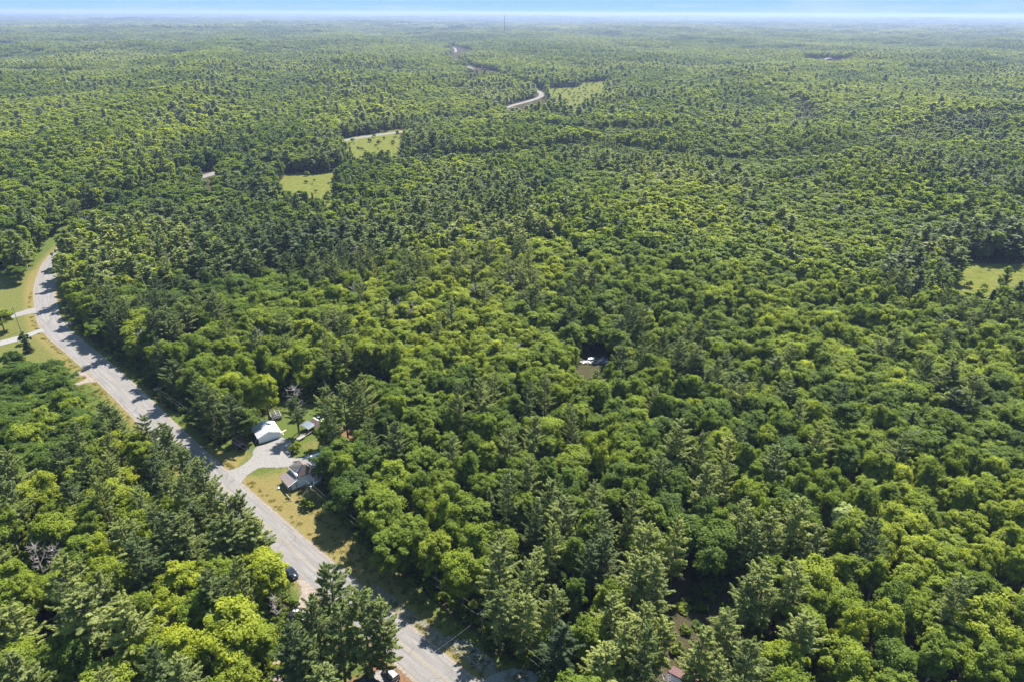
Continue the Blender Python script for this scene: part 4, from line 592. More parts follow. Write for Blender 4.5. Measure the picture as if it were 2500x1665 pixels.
# ---------------------------------------------------------------- everything farther off: one forest of instances
MID = {}; LOW = {}
for k, nv, n, s in (('M', 3, 2600, .55), ('B', 2, 1900, .45), ('P', 3, 4.2, .55), ('S', 1, 4.0, .42)):
    MID[k] = [joined('tree', *SPEC[k](n, s, i), [M[LEAFM[k]], M[BARKM[k]]]) for i in range(nv)]
for k, nv, n, s in (('M', 3, 700, .95), ('B', 1, 500, .8), ('P', 2, 1.5, .95), ('S', 1, 1.5, .7)):
    LOW[k] = [joined('tree', *(crown_broad(n, s, 4.0, 15.0, puffs=(26, 34, 20)[i % 3], sub=4, base=.15, calm=.5) if k == 'M' else SPEC[k](n, s, i)), [M[LEAFM[k]], M[BARKM[k]]]) for i in range(nv)]
def patch(seed, side=46, conif=.3, n=260):
    V = []; F = []; T = []; TT = []; MI = []; b = 0
    pts = [(x + rng.uniform(0, 5), y + rng.uniform(0, 5)) for x in np.arange(-side / 2, side / 2, 6.6) for y in np.arange(-side / 2, side / 2, 6.6)]
    for x, y in pts:
        c = rng.random() < conif
        if c: (v, f, t), _ = crown_pine(.62, 1.35, 3.0, rng.uniform(14, 20), base=.4) if rng.random() < .6 else crown_pine(.7, 1.1, 1.8, rng.uniform(11, 16), base=.3, kind='spruce')
        else: (v, f, t), _ = crown_broad(n, 1.25, rng.uniform(3.4, 5.8), rng.uniform(11.5, 16), puffs=14, sub=2, base=.35, calm=.45)
        V.append(v + np.array([x, y, 0])); F.append(f + b); b += len(v); T.append(np.repeat(t, 4)); TT.append(np.full(len(v), rng.normal() * .09)); MI.append(np.full(len(f), int(c)))
    return mesh_np('patch', np.concatenate(V), np.concatenate(F), [M['leaf'], M['needle']], {'tone': ('POINT', np.concatenate(T)), 'ttint': ('POINT', np.concatenate(TT))}, np.concatenate(MI))
PATCH = [patch(i, conif=c) for i, c in enumerate((.05, .14, .3, .75))]

protos = []; pid = {}
for nm, D in (('HI', HI), ('MID', MID), ('LOW', LOW)):
    for k in 'MBPS':
        for e in D[k]:
            pid.setdefault((nm, k), []).append(len(protos)); protos.append(e[2] if isinstance(e, tuple) else e)
for p in DEAD: pid.setdefault('DEAD', []).append(len(protos)); protos.append(p)
for p in PATCH: pid.setdefault('PATCH', []).append(len(protos)); protos.append(p)

def field(x, y, lam, k): return waves(x, y, lam, k) * .5
def gap_mask(x, y):
    """True where a tree may stand"""
    P = np.stack([x, y], 1); ok = np.ones(len(P), bool)
    ok &= (sdf(P, CLEAR_MAIN) < -np.where(x + y * .9 > 62, 4.2, 2.5)) | (P[:, 1] > 300)
    for c in (CLEAR_MAIN, CLEAR_DARK, CLEAR_PILE, CAMP, FIELD1, FIELD2, FIELD3, FIELD4, ROADGAP): ok &= ~inside(P, c)
    d = seg_dist(P, RL[::4], False); ok &= d > np.where(y > 1500, 30, np.where(y > 1200, 16, 8.5))
    # sightline gaps on the near side of the far road
    ok &= ~inside(P, [(-240, 352), (-258, 352), (-285, 440), (-255, 440), (-250, 400)])
    ok &= ~inside(P, [(-12, 1030), (40, 1105), (52, 1095), (45, 930), (-12, 890)]) & ~inside(P, [(28, 1215), (54, 1220), (50, 1100), (36, 1100)])
    ok &= ~inside(P, [(-112, 1750), (-58, 1735), (-36, 1420), (-96, 1420)]) & ~inside(P, [(-232, 2770), (-145, 2755), (-125, 1820), (-172, 1820)])
    ok &= ~inside(P, [(770, 2020), (890, 2080), (840, 1780), (765, 1780)])
    return ok
def stands(x, y):
    """height factor and tint shift of the stand of trees at x, y; narrow wet strips carry low dark trees"""
    a = waves(x, y, 330, 1); b = waves(x, y, 520, 5); c = waves(x, y, 900, 9); k = smooth01(np.hypot(x, y), 240, 420)
    hf = 1 + k * (.17 * (a > .35) - .2 * (b > .55) - .06); tf = k * (.07 * (a > .35) + .06 * (b > .55) - .06 * (c > .3)); wet = (np.abs(c) < .045 + .00001 * y) & (k > .5)
    return np.where(wet, hf * .62, hf), tf, wet
def jit(x0, x1, y0, y1, s, wedge=True):
    xs = np.arange(x0, x1, s); ys = np.arange(y0, y1, s); X, Y = np.meshgrid(xs, ys); X[1::2] += s / 2
    x = X.ravel() + rng.uniform(-.36, .36, X.size) * s; y = Y.ravel() + rng.uniform(-.36, .36, X.size) * s
    k = (np.abs(x) < .80 * y + 40) if wedge else np.ones(len(x), bool)
    return x[k], y[k]
PX = []; PR_ = []; PS = []; PK = []; PT = []
def put(x, y, rot, sx, sy, sz, kind, tint):
    PX.append(np.stack([x, y, terrain(x, y)], 1)); PR_.append(rot); PS.append(np.stack([sx, sy, sz], 1)); PK.append(kind); PT.append(tint)
BELTS = [[(78, 581), (146, 549), (199, 514)], [(316, 538), (363, 484)], [(-696, 1511), (-526, 1706), (-270, 1594)], [(-135, 328), (-98, 314)], [(-49, 1200), (46, 913), (189, 1086)], [(236, 354), (293, 348)]]
def conifer_share(x, y):
    f = .1 + .5 * field(x, y, 260, 3) + .34 * field(x, y, 95, 6) - .0007 * np.clip(x, -80, 400)
    f = f - .2 * smooth01(np.hypot(x, y), 420, 620)
    cen = np.exp(-(((x + 60) / 130) ** 2 + ((y - 330) / 110) ** 2)); f = f + .38 * cen
    P = np.stack([x, y], 1)
    f = f - .2 * (x > 10) * (y < 650)
    for b in BELTS: f = f + .8 * (seg_dist(P, b, False) < 26 + .02 * y)
    for fl in (FIELD1, FIELD2, FIELD3, FIELD4): f = f + .55 * (seg_dist(P, fl) < 28)
    return np.clip(f, .03, .92)
for lod, y0, y1, s in (('HI', 196, 330, 5.7), ('MID', 330, 800, 6.5), ('LOW', 800, 1620, 7.6)):
    x, y = jit(-1400, 1400, 100, y1, s); d = np.hypot(x, y)
    k = (d >= y0) & (d < y1); x, y = x[k], y[k]; k = gap_mask(x, y); x, y = x[k], y[k]; n = len(x)
    cs = conifer_share(x, y); u = rng.random(n); con = u < cs; u2 = rng.random(n)
    spz = .12 + .5 * (seg_dist(np.stack([x, y], 1), FIELD1) < 40) + .4 * (field(x, y, 140, 9) > .3)
    kk = np.where(con, np.where(u2 < spz, 'S', 'P'), np.where(u2 < .2 + .25 * (field(x, y, 120, 1) > .2), 'B', 'M'))
    tn = np.where(con, .4, .54) + rng.normal(size=n) * np.where(y < 500, .09, .065) + field(x, y, 170, 5) * .24 + field(x, y, 700, 2) * .16 + field(x, y, 60, 10) * .1
    west = inside(np.stack([x, y], 1), [(-126, 190), (-150, 215), (-190, 250), (-300, 330), (-420, 100), (-110, 100)]); kk = np.where(west & (u2 < .9), 'M', kk); tn = np.where(west, .26 + rng.normal(size=n) * .1, tn)
    hf, tf, wet = stands(x, y); tn = tn + tf + (.05 if lod == 'LOW' else 0); kk = np.where(wet & (u2 < .7), 'S', kk); tn = np.where(wet, tn - .12, tn)
    for kd in 'MBPS':
        q = kk == kd; m_ = int(q.sum())
        if not m_: continue
        ids = np.array(pid[(lod, kd)])[rng.integers(0, len(pid[(lod, kd)]), m_)]
        if lod != 'LOW': ids = np.where(rng.random(m_) < .012, np.array(pid['DEAD'])[rng.integers(0, 2, m_)], ids)
        hh = {'M': (.68, 1.14), 'B': (.72, 1.14), 'P': (.72, 1.14), 'S': (.7, 1.2)}[kd]; sz = rng.uniform(*hh, m_) * (1 + .12 * field(x[q], y[q], 200, 8)) * np.where(west[q], .68, 1) * hf[q]; sx = rng.uniform(.75, 1.4, m_) * (s / 5.7) ** .6 * (1 + .3 * field(x[q], y[q], 130, 11))
        put(x[q], y[q], rng.uniform(0, 6.283, m_), sx, sx * rng.uniform(.9, 1.1, m_), sz, ids, np.clip(tn[q], 0, .9 if y0 < 330 else .78))
for lod, y0, y1, s in (('HI', 200, 330, 7.5), ('MID', 330, 800, 7.5)):     # lower storey
    x, y = jit(-1400, 1400, 100, y1, s); d = np.hypot(x, y); k = (d >= y0) & (d < y1); x, y = x[k], y[k]; k = gap_mask(x, y); x, y = x[k], y[k]; n = len(x)
    sc_ = rng.uniform(.42, .68, n); put(x, y, rng.uniform(0, 6.28, n), sc_ * 1.2, sc_ * 1.2, sc_, np.array(pid[(lod, 'M')])[rng.integers(0, 3, n)], np.clip(.45 + rng.normal(size=n) * .14, 0, 1))
# off-frame neighbours of the near trees
for q in OFF.split(';'):
    x, y, h, r, k, t = q.split(); H, RR = REF[k]; h, r = float(h), float(r)
    if k == 'D': continue
    put(np.array([float(x)]), np.array([float(y)]), rng.uniform(0, 6, 1), np.array([r / RR]), np.array([r / RR]), np.array([h / H]), np.array([pid[('HI', k)][0]]), np.array([float(t)]))
x, y = jit(-60, 60, 20, 64, 6.5, False)     # wood behind the viewpoint's lower edge
put(x, y, rng.uniform(0, 6, len(x)), *(np.full(len(x), 1.),) * 3, np.array(pid[('MID', 'M')])[rng.integers(0, 3, len(x))], np.full(len(x), .55))
# canopy patches
for y0, y1, s, big in ((1600, 5200, 40, 1.0), (5200, 15000, 92, 2.3), (15000, 30000, 230, 5.5)):
    x, y = jit(-.8 * y1, .8 * y1, y0 * .7, y1, s); d = np.hypot(x, y); k = (d >= y0) & (d < y1); x, y = x[k], y[k]
    if y0 < 3000: k = gap_mask(x, y) & (seg_dist(np.stack([x, y], 1), RL[::6], False) > 27); x, y = x[k], y[k]
    n = len(x); f = .3 + .95 * field(x, y, 700 if big < 2 else 1900, 6) + .5 * field(x, y, 220 * big, 2) + rng.normal(size=n) * .1
    ids = np.array(pid['PATCH'])[np.clip((f * 4).astype(int), 0, 3)]
    hf, tf, wet = stands(x, y); ids = np.where(wet, pid['PATCH'][3], ids)
    sz = (1 + .07 * rng.normal(size=n)) * big ** .25 * np.where(big < 2, hf, 1)
    put(x, y, rng.integers(0, 4, n) * math.pi / 2 + rng.normal(size=n) * .2, np.full(n, big), np.full(n, big), sz, ids, np.clip(.56 + tf + field(x, y, 900, 4) * .25 + rng.normal(size=n) * .05, 0, 1))

def scatter(name, protos, pos, rot, scl, kind, tint, label, cat):
    me = bpy.data.meshes.new(name); me.vertices.add(len(pos)); me.vertices.foreach_set('co', pos.astype(np.float32).ravel())
    for an, ty, arr, key in (('rot', 'FLOAT', rot, 'value'), ('kind_id', 'INT', kind, 'value'), ('tint', 'FLOAT', tint, 'value'), ('scl', 'FLOAT_VECTOR', scl, 'vector')):
        a = me.attributes.new(an, ty, 'POINT'); a.data.foreach_set(key, arr.astype(np.int32 if ty == 'INT' else np.float32).ravel())
    me.update(); o = link(bpy.data.objects.new(name, me)); tag(o, label, cat, kind='stuff')
    ng = bpy.data.node_groups.new(name + '_scatter', 'GeometryNodeTree')
    ng.interface.new_socket('Geometry', in_out='INPUT', socket_type='NodeSocketGeometry'); ng.interface.new_socket('Geometry', in_out='OUTPUT', socket_type='NodeSocketGeometry')
    N = ng.nodes; gi = N.new('NodeGroupInput'); go = N.new('NodeGroupOutput'); jn = N.new('GeometryNodeJoinGeometry')
    def na(n, t):
        q = N.new('GeometryNodeInputNamedAttribute'); q.data_type = t; q.inputs[0].default_value = n; return q.outputs[0]
    rt = na('rot', 'FLOAT'); sc = na('scl', 'FLOAT_VECTOR'); kd = na('kind_id', 'INT')
    cx = N.new('ShaderNodeCombineXYZ'); ng.links.new(rt, cx.inputs[2])
    for i, p in enumerate(protos):
        if not (kind == i).any(): continue
        src = bpy.data.objects.new(name + '_piece', p)
        oi = N.new('GeometryNodeObjectInfo'); oi.inputs[0].default_value = src; oi.inputs['As Instance'].default_value = False
        cmp_ = N.new('FunctionNodeCompare'); cmp_.data_type = 'INT'; cmp_.operation = 'EQUAL'
        ins = [s for s in cmp_.inputs if s.type == 'INT']; ng.links.new(kd, ins[0]); ins[1].default_value = i
        ip = N.new('GeometryNodeInstanceOnPoints'); ng.links.new(gi.outputs[0], ip.inputs['Points']); ng.links.new(cmp_.outputs[0], ip.inputs['Selection'])
        ng.links.new(oi.outputs['Geometry'], ip.inputs['Instance']); ng.links.new(cx.outputs[0], ip.inputs['Rotation']); ng.links.new(sc, ip.inputs['Scale'])
        ng.links.new(ip.outputs[0], jn.inputs[0])
    ng.links.new(jn.outputs[0], go.inputs[0])
    md = o.modifiers.new('scatter', 'NODES'); md.node_group = ng
    return o
scatter('forest', protos, np.concatenate(PX), np.concatenate(PR_), np.concatenate(PS), np.concatenate(PK), np.concatenate(PT),
        'mixed broadleaf and pine forest stretching from the road to the hazy horizon', 'forest')

# ---------------------------------------------------------------- undergrowth and weeds
BUSH = []
for i in range(3):
    (V, F, T), pa = crown_broad(900, .2, 1.3, 2.2, base=.02, puffs=12, sub=4)
    BUSH.append(joined('bush', (V, F, T), [[(0, 0, 0, .04), (0, 0, 1, .03)]], [M['leaf'], M['bark']]))
x, y = jit(-260, 70, 84, 320, 2.1); P = np.stack([x, y], 1); s = sdf(P, CLEAR_MAIN); dr = seg_dist(P, RL, False)
k = ((s < .5) & (s > -9) | ((s < -9) & (rng.random(len(x)) < .3))) & (dr > 6.5) & (np.hypot(x, y) < 330) & ~inside(P, CLEAR_DARK) & ~inside(P, CLEAR_PILE) & ~inside(P, CAMP)
k |= (s > 0) & (s < 3.5) & (rng.random(len(x)) < .5) & (dr > 8) & (x + y * .9 > 62) & (seg_dist(P, [(-98, 178), (-115, 193), (-150, 224), (-185, 256), (-205, 282)], False) < 7)
x, y = x[k], y[k]; n = len(x)
q = rng.uniform((30, 92), (54, 120), (60, 2)); q = q[inside(q, CLEAR_DARK)]; x = np.concatenate([x, q[:, 0]]); y = np.concatenate([y, q[:, 1]]); big_ = np.concatenate([s[k] < -6, np.zeros(len(q), bool)]); n = len(x)
scatter('undergrowth', BUSH, np.stack([x, y, terrain(x, y)], 1), rng.uniform(0, 6.28, n), np.stack([rng.uniform(.5, 1.3, n) * (1 + .9 * big_)] * 2 + [rng.uniform(.35, 1.2, n) * (1 + 1.3 * big_)], 1), rng.integers(0, 3, n), np.clip(.42 + rng.normal(size=n) * .16, 0, 1),
        'dark green shrubs and saplings along the forest edges', 'undergrowth')
x = []; y = []
for fl, c in ((FIELD1, 22), (FIELD2, 50), (FIELD3, 160), (FIELD4, 14)):
    A = np.array(fl); q = rng.uniform(A.min(0), A.max(0), (c * 3, 2)); q = q[inside(q, fl) & (seg_dist(q, RL, False) > 8)][:c]; x += list(q[:, 0]); y += list(q[:, 1])
x = np.array(x); y = np.array(y); n = len(x)
scatter('meadow_shrubs', BUSH, np.stack([x, y, terrain(x, y)], 1), rng.uniform(0, 6.28, n), np.repeat(rng.uniform(.5, 1.8, n)[:, None], 3, 1), rng.integers(0, 3, n), np.clip(.4 + rng.normal(size=n) * .2, 0, 1), 'scattered low shrubs in the far meadows', 'shrubs')
M['weed'] = foliage('weed', [(0.0, (.06, .09, .02)), (.4, (.13, .14, .03)), (.7, (.22, .19, .06)), (1.0, (.34, .27, .11))], trans=.3)
TUFT = []
for i in range(3):
    C = rng.normal(size=(60, 3)) * np.array([.3, .3, .02]); C[:, 2] = rng.uniform(.03, .22, 60); D = rng.normal(size=(60, 3)) * .5 + np.array([0, 0, 1.])
    V, F = cards(C, rng.normal(size=(60, 3)) * np.array([1, 1, .2]), .11, 1.7, D); TUFT.append(mesh_np('tuft', V, F, [M['weed']], {'tone': ('POINT', np.repeat(rng.random(60), 4))}))
x, y = jit(-240, 40, 84, 300, .85); P = np.stack([x, y], 1); s = sdf(P, CLEAR_MAIN); dr = seg_dist(P, RL, False)
rough = (s < 6) | (dr < 6.5)
k = (s > 0) & (dr > 5.1) & rough & (rng.random(len(x)) < .3) & ~inside(P, LOT) & ~inside(P, [(-50, 122), (-44, 117), (-44, 87), (-51, 87)])
for q in ([(-84.5, 162.2), (-81.6, 162.7), (-79.7, 164.0), (-78.2, 166.8), (-77.7, 169.7), (-78.6, 172.7), (-78.0, 174.4), (-71.9, 179.6), (-68.1, 177.6), (-66.7, 171.5), (-65.9, 168.8), (-62.4, 169.1), (-60.0, 171.5), (-56.7, 175.1), (-53.0, 178.3), (-49.5, 177.2), (-51.4, 171.6), (-57.0, 169.9), (-63.2, 167.2), (-65.1, 164.3), (-68.0, 163.8), (-73.5, 163.8), (-75.9, 160.2), (-76.4, 156.1), (-76.7, 154.2), (-79.5, 157.0)], [(-213.2, 283.4), (-214.4, 281.6), (-216.6, 279.2), (-218.3, 276.2), (-221.0, 269.3), (-223.6, 263.3), (-220.3, 258.5), (-217.0, 263.4), (-215.4, 271.1), (-212.8, 274.0), (-210.7, 275.7), (-208.6, 274.6), (-204.4, 270.1)], [(-196.9, 260.9), (-197.4, 259.3), (-200.2, 254.4), (-206.3, 247.6), (-209.9, 243.7), (-206.7, 239.1), (-203.4, 243.3), (-198.3, 248.2), (-196.8, 251.2), (-195.4, 255.7), (-193.0, 256.0)], [(-195.6, 268.0), (-192.7, 266.3), (-189.4, 265.3), (-185.9, 267.0), (-182.3, 268.7), (-181.1, 266.5), (-185.1, 264.8), (-187.9, 262.9), (-188.1, 260.5), (-192.7, 264.2)], [(-159.8, 223.0), (-161.4, 221.2), (-161.9, 218.6), (-161.6, 216.0), (-160.2, 216.4), (-159.2, 219.0), (-155.9, 219.1), (-154.1, 216.9), (-155.1, 214.8), (-156.4, 212.6), (-154.3, 211.8), (-152.2, 213.9), (-149.1, 214.4), (-153.6, 218.6), (-158.2, 223.0)]): k &= ~inside(P, q)
x, y = x[k], y[k]; n = len(x); P = P[k]
tt = .42 + .4 * smooth01(-seg_dist(P, RL, False), -9, -5) + .25 * inside(P, [(-80, 160), (-60, 168), (-40, 140), (-20, 115), (-60, 133)]) + rng.normal(size=n) * .14
scatter('tall_grass', TUFT, np.stack([x, y, terrain(x, y)], 1), rng.uniform(0, 6.28, n), np.stack([rng.uniform(.6, 1.5, n)] * 2 + [rng.uniform(.25, .9, n)], 1), rng.integers(0, 3, n), np.clip(tt, 0, 1),
        'patchy tall grass and weeds on the verges and lawns', 'grass')
M['stone'] = plain('stone', (.24, .23, .22), (.12, .115, .11), 3, .9)
ROCK = []
for i in range(3):
    bm = bmesh.new(); bmesh.ops.create_icosphere(bm, subdivisions=1, radius=.18)
    for v in bm.verts: v.co *= random.uniform(.7, 1.25); v.co.z *= .6
    me = bpy.data.meshes.new('rock'); bm.to_mesh(me); bm.free(); me.materials.append(M['stone']); ROCK.append(me)
A = np.array(RUBBLE); P = rng.uniform(A.min(0), A.max(0), (9000, 2)); sd_ = sdf(P, RUBBLE); P = P[(sd_ > .1) & (rng.random(9000) < .06 + .16 * (P[:, 0] > -17))]; n = len(P)
scatter('rubble', ROCK, np.column_stack([P, np.full(n, .02)]), rng.uniform(0, 6.28, n), np.repeat(rng.uniform(.4, 1.6, n)[:, None], 3, 1), rng.integers(0, 3, n), np.zeros(n), 'grey broken stones along the ditch right of the road', 'rubble')

# ---------------------------------------------------------------- building materials
def ribbed(name, c1, c2, pitch=.3, axis=0, rough=.45, metal=.0):
    m = NT(name); n = m.noise(1.3, 5, .7); col = m.ramp(n, [(.3, c2), (.65, c1)])
    sp = m.new('ShaderNodeSeparateXYZ'); m.ln(m.tc.outputs['Object'], sp.inputs[0])
    fr = m.math('FRACT', m.math('MULTIPLY', sp.outputs[axis], 1 / pitch)); rib = m.ramp(fr, [(.0, 0.0), (.12, 1.0), (.88, 1.0), (1.0, 0.0)])
    m.ln(col, m.b.inputs['Base Color']); m.bump(rib, .6, .03); m.b.inputs['Roughness'].default_value = rough; m.b.inputs['Metallic'].default_value = metal
    return m.m
M['white_metal'] = ribbed('white_metal', (.62, .62, .63), (.48, .48, .5), .3, 1)
M['shaded_metal'] = ribbed('shaded_metal', (.36, .36, .37), (.25, .25, .27), .3, 1)  # darker copy of the white metal, shade coloured into the garage's left slope
M['white_siding'] = ribbed('white_siding', (.8, .8, .8), (.68, .68, .69), .15, 2, .7)
M['grey_siding'] = ribbed('grey_siding', (.3, .32, .38), (.22, .24, .29), .15, 2, .7)
M['brown_shingle'] = plain('brown_shingle', (.15, .105, .085), (.095, .068, .058), 5, .9, bump=.5)
M['mauve_shingle'] = plain('mauve_shingle', (.14, .112, .108), (.105, .084, .082), 4, .9, bump=.5)
M['tan_shingle'] = plain('tan_shingle', (.17, .14, .115), (.12, .098, .08), 4, .9, bump=.4)
M['flat_roof'] = plain('flat_roof', (.32, .3, .3), (.24, .225, .22), 1.2, .8)
M['white_paint'] = plain('white_paint', (.75, .75, .75), (.62, .62, .62), 3, .6)
M['pale_wood'] = plain('pale_wood', (.42, .41, .4), (.3, .29, .28), 3, .7)
M['door_grey'] = plain('door_grey', (.3, .31, .35), (.24, .25, .29), 3, .6)
M['dark_red'] = plain('dark_red', (.09, .02, .03), (.05, .012, .02), 3, .8)
M['dark_glass'] = plain('dark_glass', (.012, .015, .02), (.02, .024, .03), 2, .12, spec=.8)
M['black'] = plain('black', (.012, .012, .014), (.02, .02, .022), 3, .5)
M['rubber'] = plain('rubber', (.02, .02, .02), (.03, .03, .03), 6, .85)
M['weathered'] = plain('weathered', (.27, .24, .22), (.15, .13, .12), 4, .9)
M['timber'] = plain('timber', (.5, .42, .33), (.32, .25, .18), 4, .85)
M['tarp'] = plain('tarp', (.12, .14, .17), (.08, .095, .12), 1.5, .5)
M['rust'] = plain('rust', (.1, .055, .05), (.045, .03, .032), 1.6, .8)
M['steel'] = plain('steel', (.5, .52, .55), (.38, .4, .43), 3, .35, .6)
M['red_roof'] = ribbed('red_roof', (.095, .042, .038), (.06, .028, .027), .22, 0, .8)
M['navy_roof'] = plain('navy_roof', (.03, .038, .06), (.02, .026, .042), 4, .85, bump=.4)
M['pole_wood'] = plain('pole_wood', (.2, .16, .13), (.12, .095, .08), 5, .9)
M['cable'] = plain('cable', (.22, .22, .22), (.14, .14, .14), 2, .5)

def pyr(mb, pts): return mb.add(pts, [tuple(range(len(pts)))])

# ---- house
H = thing('house', (-61.13, 153.46, 0), math.atan2(.636, .7716), 'white house with brown hipped roof beside the gravel driveway', 'house')
MB().wall((7.0, 0), (0, 0), [(0, 3.3), (.72, 3.3), (1, 1.95)], .14).build('front_wall', M['white_siding'], H)
wl = MB().box(1.95, 7.0, .16, 5.1, 0, 3.85).build('wall', M['white_siding'], H)
MB().box(-.85, 1.93, .16, 5.0, 0, 1.9).build('porch_wall', M['grey_siding'], H)
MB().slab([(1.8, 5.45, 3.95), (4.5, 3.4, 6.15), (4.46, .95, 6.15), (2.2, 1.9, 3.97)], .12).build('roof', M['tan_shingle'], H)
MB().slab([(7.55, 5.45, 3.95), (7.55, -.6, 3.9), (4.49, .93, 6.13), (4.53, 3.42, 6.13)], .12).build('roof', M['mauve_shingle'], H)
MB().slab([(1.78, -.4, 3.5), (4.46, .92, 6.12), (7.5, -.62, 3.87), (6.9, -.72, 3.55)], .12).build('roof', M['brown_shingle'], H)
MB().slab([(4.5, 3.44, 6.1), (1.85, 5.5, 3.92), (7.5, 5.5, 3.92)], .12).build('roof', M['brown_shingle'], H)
MB().slab([(4.4, .9, 5.9), (2.25, 1.85, 3.5), (1.85, -.2, 3.42)], .1).build('recess_shade', M['navy_roof'], H)  # dark triangle stands for the shaded recess beside the front slope
MB().slab([(4.36, 1.0, 5.95), (2.24, 1.93, 3.84), (2.22, 1.86, 3.45), (3.3, 1.35, 4.6)], .05).build('dormer_wall', M['white_paint'], H)
MB().bar((1.72, 5.4, 3.86), (2.0, 1.9, 3.86), .12).build('gutter', M['door_grey'], H)
MB().slab([(-1.2, 5.4, 2.1), (-1.2, -.85, 2.1), (2.0, -.55, 2.98), (1.93, 5.3, 2.98)], .1).build('porch_roof', M['mauve_shingle'], H)
MB().bar((-1.2, -.87, 2.05), (2.0, -.57, 2.93), .09, .16).build('fascia', M['white_paint'], H)
for i in range(4):
    f = MB().box(-.93, -.86, .45 + i * 1.1, 1.25 + i * 1.1, .75, 1.6).build('window', M['white_paint'], H)
    MB().box(-.95, -.92, .53 + i * 1.1, 1.17 + i * 1.1, .82, 1.53).build('pane', M['dark_glass'], f)
for x, y in ((-1.0, -.65), (1.3, -.4)): MB().bar((x, y, 0), (x, y, 2.2), .14).build('porch_post', M['weathered'], H)
f = MB().box(4.35, 5.05, -.04, .0, 1.9, 2.35).build('window', M['white_paint'], H); MB().box(4.42, 4.98, -.07, -.045, 1.96, 2.29).build('pane', M['dark_glass'], f)
for x, y in ((5.2, 3.6), (6.1, 2.0)): MB().bar((x, y, 4.8), (x, y, 5.9 - (x - 4.5) * .5), .12, n=8).build('vent_pipe', M['black'], H)
MB().box(6.15, 7.85, -2.2, -.02, 0, 1.75).build('entry_wall', M['white_siding'], H)
MB().slab([(5.85, -2.5, 1.8), (8.1, -2.5, 1.85), (8.1, .6, 2.9), (5.85, -.02, 2.75)], .1).build('entry_roof', M['mauve_shingle'], H)
MB().box(7.62, 13.3, -.8, 8.4, 0, 2.45).build('annex_wall', M['grey_siding'], H)
MB().box(7.58, 13.5, -1.0, 8.7, 2.46, 2.6).build('annex_roof', M['flat_roof'], H)
for x0, y0, x1, y1 in ((8.3, 7.9, 9.9, 8.4), (8.1, 3.2, 9.2, 3.9), (8.1, .9, 9.2, 1.5), (10.2, 6.0, 12.2, 8.3), (8.3, 5.6, 9.4, 6.2)):
    MB().box(x0, x1, y0, y1, 2.61, 2.67).build('roof_panel', M['white_paint'], H)
MB().bar((6.95, -.32, 0), (6.95, -.32, 5.6), .11, n=8).build('service_mast', M['black'], H)
MB().bar((6.3, -.32, 5.0), (7.6, -.32, 5.0), .1).build('mast_arm', M['black'], H)
T = thing('propane_tank', (-55.3, 155.2, 0), .6, 'white upright propane tanks against the house front, by the entry', 'propane tank')
for dx in (0, .75):
    tb = MB(); prof = [(0, .12), (.28, .1), (.33, .25), (.33, 1.2), (.2, 1.42), (.06, 1.5), (.06, 1.62)]
    for (r0, z0), (r1, z1) in zip(prof, prof[1:]):
        vs = [(dx + r * math.cos(t * .5236), r * math.sin(t * .5236), z) for r, z in ((r0, z0), (r1, z1)) for t in range(12)]
        tb.add(vs, [(i, (i + 1) % 12, 12 + (i + 1) % 12, 12 + i) for i in range(12)])
    tb.build('tank', M['white_paint'], T, True)

# ---- garage
G = thing('garage', (-77.9, 176.1, 0), R(34.1), 'small white garage with metal gable roof at the end of the driveway', 'garage')
MB().wall((6.8, 0), (0, 0), [(0, 1.95), (.5, 3.15), (1, 1.95)], .12).build('front_wall', M['white_siding'], G)
MB().wall((0, 6.9), (6.8, 6.9), [(0, 1.95), (.5, 3.15), (1, 1.95)], .12).build('back_wall', M['white_siding'], G)
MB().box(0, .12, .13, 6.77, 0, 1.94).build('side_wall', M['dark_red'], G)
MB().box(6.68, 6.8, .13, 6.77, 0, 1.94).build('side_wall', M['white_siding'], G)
MB().slab([(-.25, -.35, 1.95), (3.4, -.35, 3.32), (3.4, 7.2, 3.32), (-.25, 7.2, 1.95)], .07).build('roof', M['shaded_metal'], G)
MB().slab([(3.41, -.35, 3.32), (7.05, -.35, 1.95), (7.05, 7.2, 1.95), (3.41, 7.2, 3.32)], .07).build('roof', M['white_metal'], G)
f = MB().box(.75, 1.6, -.05, -.0, 1.1, 1.5).build('window', M['door_grey'], G); MB().box(.82, 1.53, -.08, -.052, 1.15, 1.45).build('pane', M['dark_glass'], f)
d = MB().box(2.65, 3.45, -.05, 0, .05, 1.75).build('door', M['door_grey'], G); MB().box(3.32, 3.38, -.1, -.055, .85, .95).build('handle', M['steel'], d)
for x in (4.0, 5.05): MB().box(x, x + 1.0, -.06, 0, .03, 1.78).build('garage_door', M['door_grey'], G)
MB().box(.0, 6.8, -.03, 0.0, 1.86, 1.95).build('trim', M['white_paint'], G)
L = thing('lumber_stack', (-78.6, 175.8, 0), R(34), 'weathered boards leaning on the garage corner', 'boards')
for i in range(6): MB().bar((-.1 - i * .05, .2 + i * .16, 0), (.55, .1 + i * .17, 1.9), .12, .04).build('board', M['weathered'], L)

